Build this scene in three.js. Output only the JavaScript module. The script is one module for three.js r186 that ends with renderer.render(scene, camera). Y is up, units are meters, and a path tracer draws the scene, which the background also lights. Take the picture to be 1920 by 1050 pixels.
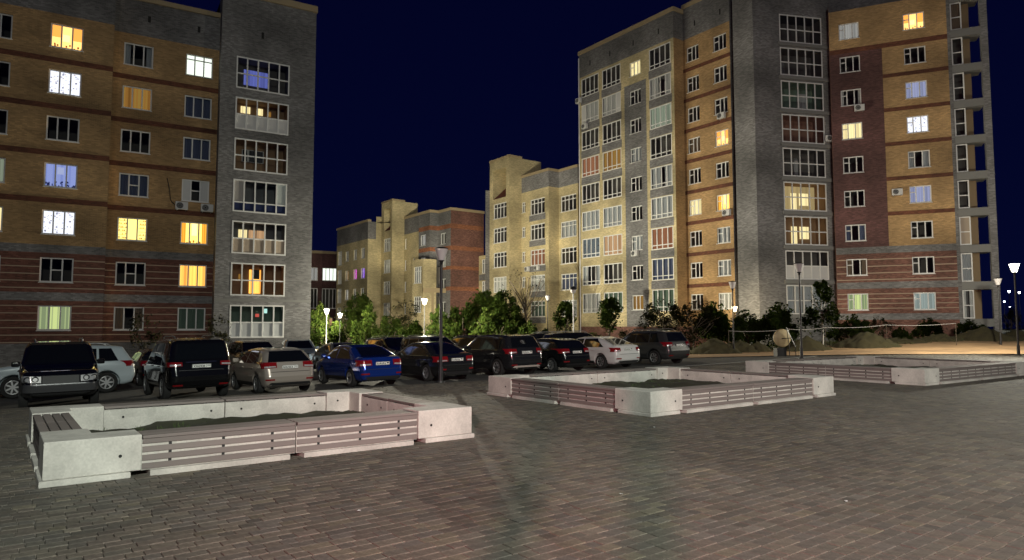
import * as THREE from 'three';
import { mergeGeometries } from 'three/addons/utils/BufferGeometryUtils.js';
import { ImprovedNoise } from 'three/addons/math/ImprovedNoise.js';
import { RoundedBoxGeometry } from 'three/addons/geometries/RoundedBoxGeometry.js';

/* ---------------------------------------------------------------- camera, sky, light, exposure */
const scene = new THREE.Scene();
const camera = new THREE.PerspectiveCamera(44.6, 1024 / 560, 0.1, 900);
camera.position.set(0, 1.62, 0);
camera.rotation.set(3.888 * Math.PI / 180, 0, 0);
const renderer = new THREE.WebGLRenderer({ antialias: true });
renderer.setSize(1024, 560);
renderer.toneMapping = THREE.LinearToneMapping;
renderer.toneMappingExposure = 1.0;
renderer.shadowMap.enabled = true;

{ // deep navy night sky, a little paler towards the horizon
  const w = 64, h = 64, a = new Float32Array(w * h * 4);
  for (let j = 0; j < h; j++) {
    const el = Math.abs((j + 0.5) / h - 0.5) * 2, k = Math.pow(1 - el, 3);
    for (let i = 0; i < w; i++) {
      const o = (j * w + i) * 4;
      a[o] = 0.0006 + 0.0006 * k; a[o + 1] = 0.0009 + 0.0016 * k; a[o + 2] = 0.0125 + 0.009 * k; a[o + 3] = 1;
    }
  }
  const t = new THREE.DataTexture(a, w, h, THREE.RGBAFormat, THREE.FloatType);
  t.mapping = THREE.EquirectangularReflectionMapping; t.magFilter = THREE.LinearFilter; t.needsUpdate = true;
  scene.background = t; scene.environment = t;
}
// moon, high behind the camera
const moon = new THREE.DirectionalLight(new THREE.Color().setRGB(1, 0.93, 0.82), 0.08);
moon.position.set(30, 55, 90); moon.target.position.set(0, 0, -40);
moon.castShadow = true; moon.shadow.radius = 8; moon.shadow.mapSize.set(2048, 2048);
Object.assign(moon.shadow.camera, { left: -90, right: 90, top: 90, bottom: -90, near: 1, far: 300 });
scene.add(moon, moon.target);

/* ---------------------------------------------------------------- helpers */
let seed = 12345;
const rnd = () => { seed = (seed * 1664525 + 1013904223) >>> 0; return seed / 4294967296; };
const rr = (a, b) => a + (b - a) * rnd();
const pick = a => a[Math.floor(rnd() * a.length)];
const noise = new ImprovedNoise();
const used = {};
function numbered(n) { if (!(n in used)) { used[n] = 0; return n; } used[n]++; return n + '_' + String(used[n]).padStart(3, '0'); }
function mesh(name, geo, mat, parent) { const m = new THREE.Mesh(geo, mat); m.name = name; m.castShadow = m.receiveShadow = true; if (parent) parent.add(m); return m; }
function thing(name, label, category, pos = [0, 0, 0], turn = 0, group) {
  const g = new THREE.Group(); g.name = numbered(name); g.position.set(...pos); g.rotation.y = turn;
  g.userData = { label, category }; if (group) g.userData.group = group; scene.add(g); return g;
}
function struct(name, geo, mat, parent = scene) { const m = mesh(name, geo, mat, parent); if (parent === scene) m.userData.kind = 'structure'; return m; }
const lin = (r, g, b) => new THREE.Color().setRGB(r, g, b);
const std = (c, rough = 0.8, o = {}) => new THREE.MeshStandardMaterial({ color: lin(...c), roughness: rough, ...o });

class QB { // quads and boxes with uv in metres
  constructor() { this.p = []; this.n = []; this.t = []; }
  quad(a, b, c, d, ua, ub, uc, ud) {
    const e1 = [b[0] - a[0], b[1] - a[1], b[2] - a[2]], e2 = [d[0] - a[0], d[1] - a[1], d[2] - a[2]];
    let n = [e1[1] * e2[2] - e1[2] * e2[1], e1[2] * e2[0] - e1[0] * e2[2], e1[0] * e2[1] - e1[1] * e2[0]];
    const l = Math.hypot(...n) || 1; n = n.map(v => v / l);
    const w1 = Math.hypot(...e1), w2 = Math.hypot(...e2);
    ua = ua || [0, 0]; ub = ub || [w1, 0]; uc = uc || [w1, w2]; ud = ud || [0, w2];
    for (const [v, u] of [[a, ua], [b, ub], [c, uc], [a, ua], [c, uc], [d, ud]]) { this.p.push(...v); this.n.push(...n); this.t.push(...u); }
  }
  box(x0, x1, y0, y1, z0, z1) {
    this.quad([x0, y0, z1], [x1, y0, z1], [x1, y1, z1], [x0, y1, z1], [x0, y0], [x1, y0], [x1, y1], [x0, y1]);
    this.quad([x1, y0, z0], [x0, y0, z0], [x0, y1, z0], [x1, y1, z0], [-x1, y0], [-x0, y0], [-x0, y1], [-x1, y1]);
    this.quad([x0, y0, z0], [x0, y0, z1], [x0, y1, z1], [x0, y1, z0], [z0, y0], [z1, y0], [z1, y1], [z0, y1]);
    this.quad([x1, y0, z1], [x1, y0, z0], [x1, y1, z0], [x1, y1, z1], [-z1, y0], [-z0, y0], [-z0, y1], [-z1, y1]);
    this.quad([x0, y1, z1], [x1, y1, z1], [x1, y1, z0], [x0, y1, z0], [x0, -z1], [x1, -z1], [x1, -z0], [x0, -z0]);
    this.quad([x0, y0, z0], [x1, y0, z0], [x1, y0, z1], [x0, y0, z1], [x0, z0], [x1, z0], [x1, z1], [x0, z1]);
    return this;
  }
  geo() {
    const g = new THREE.BufferGeometry();
    g.setAttribute('position', new THREE.Float32BufferAttribute(this.p, 3));
    g.setAttribute('normal', new THREE.Float32BufferAttribute(this.n, 3));
    g.setAttribute('uv', new THREE.Float32BufferAttribute(this.t, 2));
    return g;
  }
}
const boxGeo = (x0, x1, y0, y1, z0, z1) => new QB().box(x0, x1, y0, y1, z0, z1).geo();
const geoCache = {};
const cached = (k, f) => geoCache[k] || (geoCache[k] = f());
function tube(pts, r, seg = 20, rad = 6) { return new THREE.TubeGeometry(new THREE.CatmullRomCurve3(pts.map(p => new THREE.Vector3(...p))), seg, r, rad, false); }
function rod(a, b, r0, r1 = r0, rad = 8) {
  const A = new THREE.Vector3(...a), B = new THREE.Vector3(...b), d = B.clone().sub(A), g = new THREE.CylinderGeometry(r1, r0, d.length(), rad);
  g.translate(0, d.length() / 2, 0); g.applyQuaternion(new THREE.Quaternion().setFromUnitVectors(new THREE.Vector3(0, 1, 0), d.normalize())); g.translate(...a); return g;
}
function merge(list) { return mergeGeometries(list.map(g => { const q = g.index ? g.toNonIndexed() : g; for (const k of Object.keys(q.attributes)) if (!['position', 'normal', 'uv'].includes(k)) q.deleteAttribute(k); return q; })); }

/* textures */
function canvasTex(w, h, draw, srgb = true, repeat) {
  const c = document.createElement('canvas'); c.width = w; c.height = h; draw(c.getContext('2d'), w, h);
  const t = new THREE.CanvasTexture(c); if (srgb) t.colorSpace = THREE.SRGBColorSpace; t.wrapS = t.wrapT = THREE.RepeatWrapping;
  if (repeat) t.repeat.set(...repeat); return t;
}
function dataTex(n, f, srgb, rep) { // f(i,j)->[r,g,b] 0..255
  const a = new Uint8Array(n * n * 4);
  for (let j = 0; j < n; j++) for (let i = 0; i < n; i++) { const v = f(i / n, j / n), o = (j * n + i) * 4; a[o] = Math.max(0, Math.min(255, v[0])); a[o + 1] = Math.max(0, Math.min(255, v[1])); a[o + 2] = Math.max(0, Math.min(255, v[2])); a[o + 3] = 255; }
  const t = new THREE.DataTexture(a, n, n, THREE.RGBAFormat); if (srgb) t.colorSpace = THREE.SRGBColorSpace;
  t.wrapS = t.wrapT = THREE.RepeatWrapping; t.magFilter = THREE.LinearFilter; t.minFilter = THREE.LinearMipmapLinearFilter; t.generateMipmaps = true; t.needsUpdate = true; t.repeat.set(rep, rep); return t;
}
function pn(x, y, per, oct = 3) { // periodic fractal noise
  let s = 0, a = 1, n = 0;
  for (let o = 0; o < oct; o++) {
    const f = per * (1 << o), X = x * f, Y = y * f;
    const x0 = Math.floor(X), y0 = Math.floor(Y), fx = X - x0, fy = Y - y0, sx = fx * fx * (3 - 2 * fx), sy = fy * fy * (3 - 2 * fy);
    const h = (i, j) => { let k = (((i % f) + f) % f) * 374761393 + (((j % f) + f) % f) * 668265263 + o * 97; k = (k ^ (k >>> 13)) * 1274126177; return ((k ^ (k >>> 16)) >>> 0) / 4294967296; };
    s += a * ((h(x0, y0) * (1 - sx) + h(x0 + 1, y0) * sx) * (1 - sy) + (h(x0, y0 + 1) * (1 - sx) + h(x0 + 1, y0 + 1) * sx) * sy); n += a; a *= 0.5;
  }
  return s / n;
}
// brickwork: tone of each brick varies, pale mortar; 8 m tile (104 courses)
function brickTex(r, g, b, vary, mort) {
  const n = 1024, rows = 104, cols = 31;
  return dataTex(n, (u, v) => {
    const row = Math.floor(v * rows), cu = u * cols + (row % 2) * 0.5, col = Math.floor(cu) % cols;
    const fy = v * rows - row, fx = cu - Math.floor(cu);
    let k = Math.imul(row, 374761393) + Math.imul(col, 668265263); k = Math.imul(k ^ (k >>> 13), 1274126177); const q = ((k ^ (k >>> 16)) >>> 0) / 4294967296;
    const big = pn(u, v, 3, 4);
    const m = fy < 0.14 || fx < 0.05;
    const f = m ? mort : (1 - vary / 2 + vary * q) * (0.66 + 0.68 * big);
    return [r * f, g * f, b * f];
  }, true, 1 / 8);
}
const brickMat = (r, g, b, vary = 0.3, mort = 1.03) => new THREE.MeshStandardMaterial({ color: 0xffffff, map: brickTex(r, g, b, vary, mort), roughness: 0.9 });
const concTexMap = (() => dataTex(512, (u, v) => { const k = 0.78 + 0.3 * pn(u, v, 4, 5) + 0.10 * (pn(u, v, 90, 2) - 0.5); const s = pn(u + 0.37, v, 5, 3) > 0.7 ? 0.955 : 1; return [232 * k * s, 230 * k * s, 224 * k * s]; }, true, 1 / 1.6))();
const M = {
  yellow: brickMat(168, 138, 98, 0.2), yellow2: brickMat(188, 174, 136, 0.18), grey: brickMat(120, 119, 119, 0.3, 1.03), red: brickMat(108, 72, 62, 0.3), brown: brickMat(104, 66, 50, 0.3),
  redbrown: brickMat(118, 84, 74, 0.35), orange: brickMat(148, 97, 70, 0.3), darkred: brickMat(96, 68, 66, 0.3),
  tanline: std([0.46, 0.36, 0.27], 0.9), cap: std([0.42, 0.33, 0.2], 0.85), greycap: std([0.26, 0.26, 0.26], 0.9), roofing: std([0.05, 0.05, 0.05], 0.95),
  slab: std([0.24, 0.24, 0.23], 0.92), tanwall: std([0.3, 0.22, 0.13], 0.9),
  frame: std([0.82, 0.82, 0.8], 0.45), panelwhite: std([0.66, 0.66, 0.65], 0.5), panelgrey: std([0.36, 0.34, 0.32], 0.6), panelblue: std([0.03, 0.04, 0.10], 0.15), panelbeige: std([0.42, 0.34, 0.26], 0.6),
  glass: new THREE.MeshPhysicalMaterial({ color: lin(0.92, 0.94, 0.95), roughness: 0.02, transmission: 1, thickness: 0, ior: 1.5 }),
  room: std([0.12, 0.11, 0.10], 0.95), roomdark: std([0.12, 0.11, 0.10], 0.95), roomwarm: std([0.32, 0.2, 0.11], 0.9), roomgrey: std([0.2, 0.2, 0.2], 0.9), roomgreen: std([0.16, 0.22, 0.17], 0.9), roomred: std([0.26, 0.14, 0.10], 0.9),
  conc: new THREE.MeshStandardMaterial({ color: lin(0.68, 0.67, 0.65), map: concTexMap, roughness: 0.85 }),
  black: std([0.012, 0.012, 0.013], 0.5), iron: std([0.03, 0.03, 0.032], 0.45, { metalness: 0.3 }), hole: std([0.02, 0.02, 0.02], 0.9), steel: std([0.5, 0.5, 0.5], 0.35, { metalness: 0.8 }),
};

/* ---------------------------------------------------------------- terrain */
const AZ = 53 * Math.PI / 180, bX = Math.sin(AZ), bD = Math.cos(AZ), aX = -bD, aD = bX; // square's two axes, in (X, depth)
const C0 = [-9.2, 20.2];
const stOf = (X, D) => [(X - C0[0]) * bX + (D - C0[1]) * bD, (X - C0[0]) * aX + (D - C0[1]) * aD];
const atST = (s, t) => [C0[0] + s * bX + t * aX, C0[1] + s * bD + t * aD];
const smooth = x => { x = Math.max(0, Math.min(1, x)); return x * x * (3 - 2 * x); };
function gh(X, D) { // the car park lies lower than the square and falls away to the left
  const [s, t] = stOf(X, D);
  const yp = Math.max(-1.3, Math.min(0.03, -0.54 + 0.0147 * s - 0.0225 * Math.max(0, t)));
  return yp * smooth((t + 5.2) / 5) + 0.5 * smooth((D - 36) / 15) * smooth((X - 16) / 18); // and the ground rises towards the right hand road
}
function patch(corners, nx, ny, off) { // corners in (X, depth): 00,10,11,01
  const p = [], uv = [], idx = [];
  for (let j = 0; j <= ny; j++) for (let i = 0; i <= nx; i++) {
    const u = i / nx, v = j / ny, f = (k) => corners[0][k] * (1 - u) * (1 - v) + corners[1][k] * u * (1 - v) + corners[2][k] * u * v + corners[3][k] * (1 - u) * v;
    const X = f(0), D = f(1); p.push(X, gh(X, D) + off, -D); uv.push(X, D);
  }
  for (let j = 0; j < ny; j++) for (let i = 0; i < nx; i++) { const a = j * (nx + 1) + i, b = a + 1, c = a + nx + 2, d = a + nx + 1; idx.push(a, b, c, a, c, d); }
  const g = new THREE.BufferGeometry(); g.setAttribute('position', new THREE.Float32BufferAttribute(p, 3)); g.setAttribute('uv', new THREE.Float32BufferAttribute(uv, 2)); g.setIndex(idx); g.computeVertexNormals();
  // make sure it faces up
  if (g.attributes.normal.getY(0) < 0) { for (let i = 0; i < idx.length; i += 3) { const t = idx[i + 1]; idx[i + 1] = idx[i + 2]; idx[i + 2] = t; } g.setIndex(idx); g.computeVertexNormals(); }
  return g;
}
const soilTex = dataTex(512, (u, v) => { const k = 0.55 + 0.6 * pn(u, v, 5, 5), g = pn(u + 0.5, v + 0.2, 9, 4); return [96 * k, (84 + 22 * g) * k, (60 + 4 * g) * k]; }, true, 1 / 9);
const asphTex = dataTex(512, (u, v) => { const k = 0.7 + 0.4 * pn(u, v, 4, 4) + 0.25 * (pn(u, v, 120, 1) - 0.5); return [74 * k, 72 * k, 70 * k]; }, true, 1 / 5);
const sandTex = dataTex(512, (u, v) => { const k = 0.7 + 0.45 * pn(u, v, 4, 5); return [186 * k, 150 * k, 110 * k]; }, true, 1 / 7);
struct('ground', patch([[-260, -60], [260, -60], [260, 420], [-260, 420]], 130, 120, -0.16), new THREE.MeshStandardMaterial({ map: soilTex, roughness: 0.97 }));
{ // car park
  const cs = [[-40, -1.1], [46, -1.1], [46, 30], [-40, 30]].map(([s, t]) => atST(s, t));
  struct('car_park', patch(cs, 86, 31, 0.0), new THREE.MeshStandardMaterial({ map: asphTex, roughness: 0.82 }));
}
struct('sandy_road', patch([[9.5, 40.2], [44, 37.6], [48, 54], [12.5, 48.5]], 50, 20, 0.03), new THREE.MeshStandardMaterial({ map: sandTex, roughness: 0.95 }));


/* paved square: individual setts in rows along the square's long axis */
const setTones = [[0.150, 0.134, 0.112], [0.172, 0.155, 0.128], [0.132, 0.123, 0.108], [0.182, 0.165, 0.126], [0.145, 0.136, 0.122], [0.158, 0.138, 0.118], [0.140, 0.132, 0.112]];
const settTex = dataTex(256, (u, v) => { const k = 0.82 + 0.3 * pn(u, v, 6, 4) + 0.2 * (pn(u, v, 60, 1) - 0.5); return [225 * k, 222 * k, 218 * k]; }, true, 1);
{
  const base = struct('paved_square', patch([[-40, -22], [44, -22], [44, 46], [-40, 46]].map(([s, t]) => atST(s, -t - 1.15)), 84, 60, -0.022), new THREE.MeshStandardMaterial({ color: lin(0.11, 0.1, 0.085), roughness: 0.95 }));
  base.geometry = patch([[-44, -1.15], [48, -1.15], [48, -42], [-44, -42]].map(([s, t]) => atST(s, t)), 92, 41, -0.03);
  // a sett: top face with a small chamfer and sides
  const sett = (w, d) => { const q = new QB(), c = 0.004, x = w / 2 - 0.0025, z = d / 2 - 0.0025, h = 0.03; // bottom at -h, top at 0
    q.quad([-x + c, 0, z - c], [x - c, 0, z - c], [x - c, 0, -z + c], [-x + c, 0, -z + c], [0, 0], [w, 0], [w, d], [0, d]);
    q.quad([-x, -c, z], [x, -c, z], [x - c, 0, z - c], [-x + c, 0, z - c]); q.quad([x, -c, z], [x, -c, -z], [x - c, 0, -z + c], [x - c, 0, z - c]);
    q.quad([x, -c, -z], [-x, -c, -z], [-x + c, 0, -z + c], [x - c, 0, -z + c]); q.quad([-x, -c, -z], [-x, -c, z], [-x + c, 0, z - c], [-x + c, 0, -z + c]);
    q.quad([-x, -h, z], [x, -h, z], [x, -c, z], [-x, -c, z]); q.quad([x, -h, z], [x, -h, -z], [x, -c, -z], [x, -c, z]);
    q.quad([x, -h, -z], [-x, -h, -z], [-x, -c, -z], [x, -c, -z]); q.quad([-x, -h, -z], [-x, -h, z], [-x, -c, z], [-x, -c, -z]); return q.geo(); };
  const sizes = [0.12, 0.18, 0.22], dd = 0.12, geos = sizes.map(w => sett(w, dd));
  const items = [];
  const rows = Math.floor(40 / dd);
  for (let r = 0; r < rows; r++) {
    const t = -1.25 - dd / 2 - r * dd; let s = -32 + rnd() * 0.2; const [Xm, Dm] = atST(0, t);
    while (s < 40) {
      const k = Math.floor(rnd() * 3), w = sizes[k], [X, D] = atST(s + w / 2, t); s += w;
      if (D < 3.2 || D > 39 || Math.abs(X) > D * 0.78 + 1.6) continue;
      items.push([k, X, D]);
    }
  }
  items.sort((p, q) => p[2] - q[2]);
  const m4 = new THREE.Matrix4(), rot = new THREE.Quaternion().setFromEuler(new THREE.Euler(0, Math.PI / 2 - AZ, 0)), one = new THREE.Vector3(1, 1, 1);
  const mats = setTones.map(c => new THREE.MeshStandardMaterial({ color: lin(...c.map(v => v * 1.05)), map: settTex, roughness: 0.78 }));
  const inst = [[], [], []]; let single = 0;
  for (const [k, X, D] of items) {
    const y = gh(X, D) + rr(-0.003, 0.003);
    const big = pn(X * 0.04 + 5, D * 0.04 + 5, 8, 2);
    let ti = Math.floor((big * 0.9 + rnd() * 0.9) * 7) % 7;
    if (single < 300 && D > 4.55 && Math.abs(X) < D * 0.76) {
      single++; const m = mesh('paving_stone', geos[k], mats[ti], base); m.position.set(X, y, -D); m.quaternion.copy(rot); m.rotation.z += rr(-0.008, 0.008);
    } else inst[k].push([X, y, D, ti]);
  }
  const im = new THREE.MeshStandardMaterial({ color: 0xffffff, map: settTex, roughness: 0.78 });
  for (let k = 0; k < 3; k++) {
    const I = new THREE.InstancedMesh(geos[k], im, inst[k].length); I.name = 'paving_stones'; I.userData.kind = 'stuff'; I.receiveShadow = true;
    const q = new THREE.Quaternion(), e = new THREE.Euler(), c = new THREE.Color();
    inst[k].forEach(([X, y, D, ti], i) => {
      e.set(rr(-0.008, 0.008), 0, rr(-0.008, 0.008)); q.setFromEuler(e).premultiply(rot);
      I.setMatrixAt(i, m4.compose(new THREE.Vector3(X, y, -D), q, one)); const st = pn(X * 0.09 + 3.1, D * 0.09 + 1.7, 8, 4), v = rr(0.78, 1.2) * (0.72 + 0.56 * st) + (rnd() < 0.015 ? 0.35 : 0), T = setTones[ti]; I.setColorAt(i, c.setRGB(T[0] * v, T[1] * v, T[2] * v));
    });
    base.add(I);
  }
  // kerb between the square and the car park
  const kq = new QB(); const kerb = thing('edge_kerb', 'low concrete kerb edging the car park behind the parked cars', 'kerb');
  for (let i = 0; i < 46; i++) { const s0 = -14 + i; const q = new QB(); q.box(0.006, 0.994, -0.2, 0.015, -0.07, 0.07); const [X, D] = atST(s0, -1.15), [X2, D2] = atST(s0 + 1, -1.15);
    const m = mesh('kerb_stone', cached('kerbstone', () => q.geo()), M.slab, kerb); m.position.set(X, gh(X, D), -D); m.rotation.set(0, Math.PI / 2 - AZ, Math.atan2(gh(X2, D2) - gh(X, D), 1)); }
}

/* ---------------------------------------------------------------- lamps outside the frame, behind the camera */
function flood(label, name, pos, target, color, cd, angle, mast, size, pen) {
  const t = thing(name, label, 'floodlight', [pos[0], 0, pos[2]]);
  mesh('mast', merge([rod([0, 0, 0], [0, pos[1] - 0.1, 0], mast, mast * 0.6), new THREE.CylinderGeometry(mast * 3, mast * 3.4, 0.06, 16).translate(0, 0.03, 0)]), M.iron, t);
  const head = mesh('lamp_head', new RoundedBoxGeometry(0.5, 0.4, 0.16, 2, 0.03), M.iron, t); head.position.set(0, pos[1], 0); head.lookAt(...target);
  const face = mesh('lamp_glass', new THREE.PlaneGeometry(0.42, 0.32), new THREE.MeshStandardMaterial({ color: 0x000000, emissive: color, emissiveIntensity: 6 }), head); face.position.z = 0.085;
  const L = new THREE.SpotLight(color, cd, 0, angle, pen, 2); const d = new THREE.Vector3(target[0] - pos[0], target[1] - pos[1], target[2] - pos[2]).normalize().multiplyScalar(0.2);
  L.position.set(pos[0] + d.x, pos[1] + d.y, pos[2] + d.z); L.target.position.set(...target); L.castShadow = true; L.shadow.radius = size; L.shadow.mapSize.set(2048, 2048);
  scene.add(L, L.target);
}
flood('tall mast floodlight with white lamp behind the square', 'floodlight_mast', [16, 22, 28], [12.5, 4, -40], lin(0.97, 1.0, 0.88), 1950, 0.78, 0.12, 4, 0.7);
flood('floodlight on a pole with pale greenish lamp beside the square', 'pole_floodlight', [9, 12.5, 13], [6.6, 0, 1.4], lin(0.93, 1.0, 0.90), 2050, 0.74, 0.09, 4, 0.4);
flood('low floodlight with red lamp on a short stand', 'red_floodlight', [-0.85, 3.4, 4.9], [7.5, 0, -14], lin(1.0, 0.36, 0.39), 430, 0.7, 0.04, 1.1, 0.4);
for (const [X, D, w] of [[-0.547, -3.5, 0.052], [-0.678, -3.5, 0.040]]) {
  const p = thing('steel_post', w > 0.05 ? 'thicker slim steel post standing in front of the red floodlight' : 'thinner slim steel post standing in front of the red floodlight', 'post', [X, 0, -D]);
  mesh('shaft', new THREE.CylinderGeometry(w / 2, w / 2, 3.3, 12).translate(0, 1.65, 0), M.iron, p); mesh('foot_plate', new THREE.CylinderGeometry(0.06, 0.07, 0.03, 16).translate(0, 0.015, 0), M.iron, p);
}

/* ---------------------------------------------------------------- windows */
// curtain and blind prints seen in lit rooms
const prints = {
  plain: (g, w, h) => { g.fillStyle = '#ffffff'; g.fillRect(0, 0, w, h); },
  folds: (g, w, h) => { for (let x = 0; x < w; x++) { const k = 222 + 16 * Math.sin(x * 0.13 + 2 * Math.sin(x * 0.05)) + 10 * Math.sin(x * 0.41); g.fillStyle = `rgb(${k | 0},${(k * 0.97) | 0},${(k * 0.92) | 0})`; g.fillRect(x, 0, 1, h); } },
  floral: (g, w, h) => { g.fillStyle = '#f4f4f4'; g.fillRect(0, 0, w, h); for (let i = 0; i < 70; i++) { g.fillStyle = pick(['#8a8a94', '#b8b8c0', '#77707a', '#c9b9b0']); g.beginPath(); g.arc(rnd() * w, rnd() * h, 1 + rnd() * 3.5, 0, 7); g.fill(); } },
  warmfolds: (g, w, h) => { for (let x = 0; x < w; x++) { const k = 0.8 + 0.12 * Math.sin(x * 0.1 + 2 * Math.sin(x * 0.04)) + 0.06 * Math.sin(x * 0.37); g.fillStyle = `rgb(${(255 * Math.min(1, k + 0.15)) | 0},${(228 * Math.min(1, k + 0.05)) | 0},${(165 * k) | 0})`; g.fillRect(x, 0, 1, h); } },
  shelves: (g, w, h) => { g.fillStyle = '#fff0b0'; g.fillRect(0, 0, w, h); for (let y = 14; y < h; y += 20) { g.fillStyle = '#8a6a30'; g.fillRect(0, y, w * 0.3, 2); g.fillRect(w * 0.72, y, w * 0.28, 2); for (let x = 0; x < w; x += 7) if ((x < w * 0.3 || x > w * 0.72) && rnd() < 0.6) { g.fillStyle = pick(['#a0703a', '#6e4c2c', '#c9a050']); g.fillRect(x, y - 5 - rnd() * 6, 4, 8); } } },
  sides: (g, w, h) => { g.fillStyle = '#ffe9a0'; g.fillRect(0, 0, w, h); g.fillStyle = '#c88a34'; g.fillRect(0, 0, w * 0.2, h); g.fillRect(w * 0.8, 0, w * 0.2, h); g.fillStyle = '#e0a858'; for (const x of [6, 15, 108, 119]) g.fillRect(x, 0, 3, h); g.fillStyle = '#fff8d8'; g.fillRect(w * 0.42, 0, w * 0.2, h * 0.6); g.fillStyle = '#a06a2c'; for (let i = 0; i < 5; i++) g.fillRect(30 + i * 15, h - 12 - (i % 3) * 6, 8, 14); },
  kitchen: (g, w, h) => { g.fillStyle = '#ffd898'; g.fillRect(0, 0, w, h); g.fillStyle = '#e0a058'; g.fillRect(0, 0, w * 0.32, h * 0.5); g.fillRect(w * 0.66, 0, w * 0.34, h * 0.55); g.fillStyle = '#fff0c0'; g.fillRect(w * 0.36, h * 0.35, w * 0.22, h * 0.3); g.fillStyle = '#5c2e10'; for (let i = 0; i < 14; i++) g.fillRect(rnd() * w, h * 0.72 + rnd() * h * 0.2, 6, 10); },
  plants: (g, w, h) => { g.fillStyle = '#c8d4ff'; g.fillRect(0, 0, w, h); g.fillStyle = '#b4c2f4'; for (let x = 0; x < w; x += 31) g.fillRect(x, 0, 9, h); g.fillStyle = '#e8eeff'; g.fillRect(w * 0.38, h * 0.12, w * 0.2, h * 0.3); g.fillStyle = '#1c2450'; for (let i = 0; i < 5; i++) { const x = 10 + i * 26; for (let j = 0; j < 9; j++) g.fillRect(x + rr(-8, 8), h - 6 - rnd() * 34, 4, 9); g.fillRect(x - 6, h - 10, 14, 10); } },
  green: (g, w, h) => { g.fillStyle = '#e6f0b0'; g.fillRect(0, 0, w, h); g.fillStyle = '#8f9a80'; g.fillRect(0, 0, w * 0.36, h); g.fillRect(w * 0.68, 0, w * 0.32, h); g.fillStyle = '#b8c29a'; for (const x of [8, 30, 52, 74, 103, 117]) g.fillRect(x, 0, 5, h); },
};
const printTex = {}; for (const k in prints) printTex[k] = canvasTex(128, 128, prints[k]);
const litCache = {};
function lit(col, print, power) {
  const k = col + print + power; if (litCache[k]) return litCache[k];
  const c = new THREE.Color(col);
  return litCache[k] = new THREE.MeshStandardMaterial({ color: 0x000000, emissive: c, emissiveMap: printTex[print], emissiveIntensity: power, roughness: 1 });
}
const LIT = {
  warm: lit('#ffe8c0', 'kitchen', 2.1), white: lit('#f0f2ff', 'floral', 1.5), cool: lit('#f6ffee', 'plain', 1.4), yellow: lit('#fff0b8', 'shelves', 2.0), yellow2: lit('#fff0b8', 'sides', 2.0), orange: lit('#ffdc98', 'warmfolds', 1.9),
  blue: lit('#dce2ff', 'plants', 0.7), blue2: lit('#bcc8ff', 'folds', 0.75), green: lit('#faffe4', 'green', 0.9), cyan: lit('#cfe6ea', 'folds', 0.55), grey: lit('#e0e4e8', 'folds', 0.5), dim: lit('#d8c088', 'warmfolds', 0.42), dimgreen: lit('#c8dcc8', 'folds', 0.45), peach: lit('#ffcfa0', 'folds', 0.7), peach2: lit('#e8a078', 'folds', 0.45), cream: lit('#fff0b8', 'folds', 1.5), lowgrey: lit('#b8c4c4', 'floral', 0.3),
  warmwall: lit('#e8d098', 'folds', 0.6), pink: lit('#ff48f0', 'plain', 1.1), violet: lit('#9a58ff', 'plain', 1.1), teal: lit('#50e8c8', 'plain', 0.5),
};
const CURT = { grey: std([0.4, 0.42, 0.44], 0.95), white: std([0.62, 0.62, 0.6], 0.95), brown: std([0.22, 0.16, 0.11], 0.95), blue: std([0.1, 0.12, 0.2], 0.95), green: std([0.14, 0.2, 0.15], 0.95) };
const planeGeo = (w, h) => cached(`pl${w.toFixed(3)},${h.toFixed(3)}`, () => new THREE.PlaneGeometry(w, h).translate(w / 2, h / 2, 0));
function foldGeo(w, h) {
  return cached(`fold${w.toFixed(2)},${h.toFixed(2)}`, () => { const n = Math.max(8, Math.round(w / 0.035)), g = new THREE.PlaneGeometry(w, h, n, 1).translate(w / 2, h / 2, 0), p = g.attributes.position;
    for (let i = 0; i < p.count; i++) p.setZ(i, 0.022 * Math.sin(p.getX(i) * 42) + 0.012 * Math.sin(p.getX(i) * 17)); g.computeVertexNormals(); return g; });
}
const roomGeo = (w, h, d) => cached(`room${w.toFixed(2)},${h.toFixed(2)},${d}`, () => { const q = new QB();
  q.quad([0, 0, -d], [w, 0, -d], [w, h, -d], [0, h, -d]); q.quad([0, 0, 0], [0, 0, -d], [0, h, -d], [0, h, 0]); q.quad([w, 0, -d], [w, 0, 0], [w, h, 0], [w, h, -d]); q.quad([0, h, -d], [w, h, -d], [w, h, 0], [0, h, 0]); q.quad([0, 0, 0], [w, 0, 0], [w, 0, -d], [0, 0, -d]); return q.geo(); });
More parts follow.
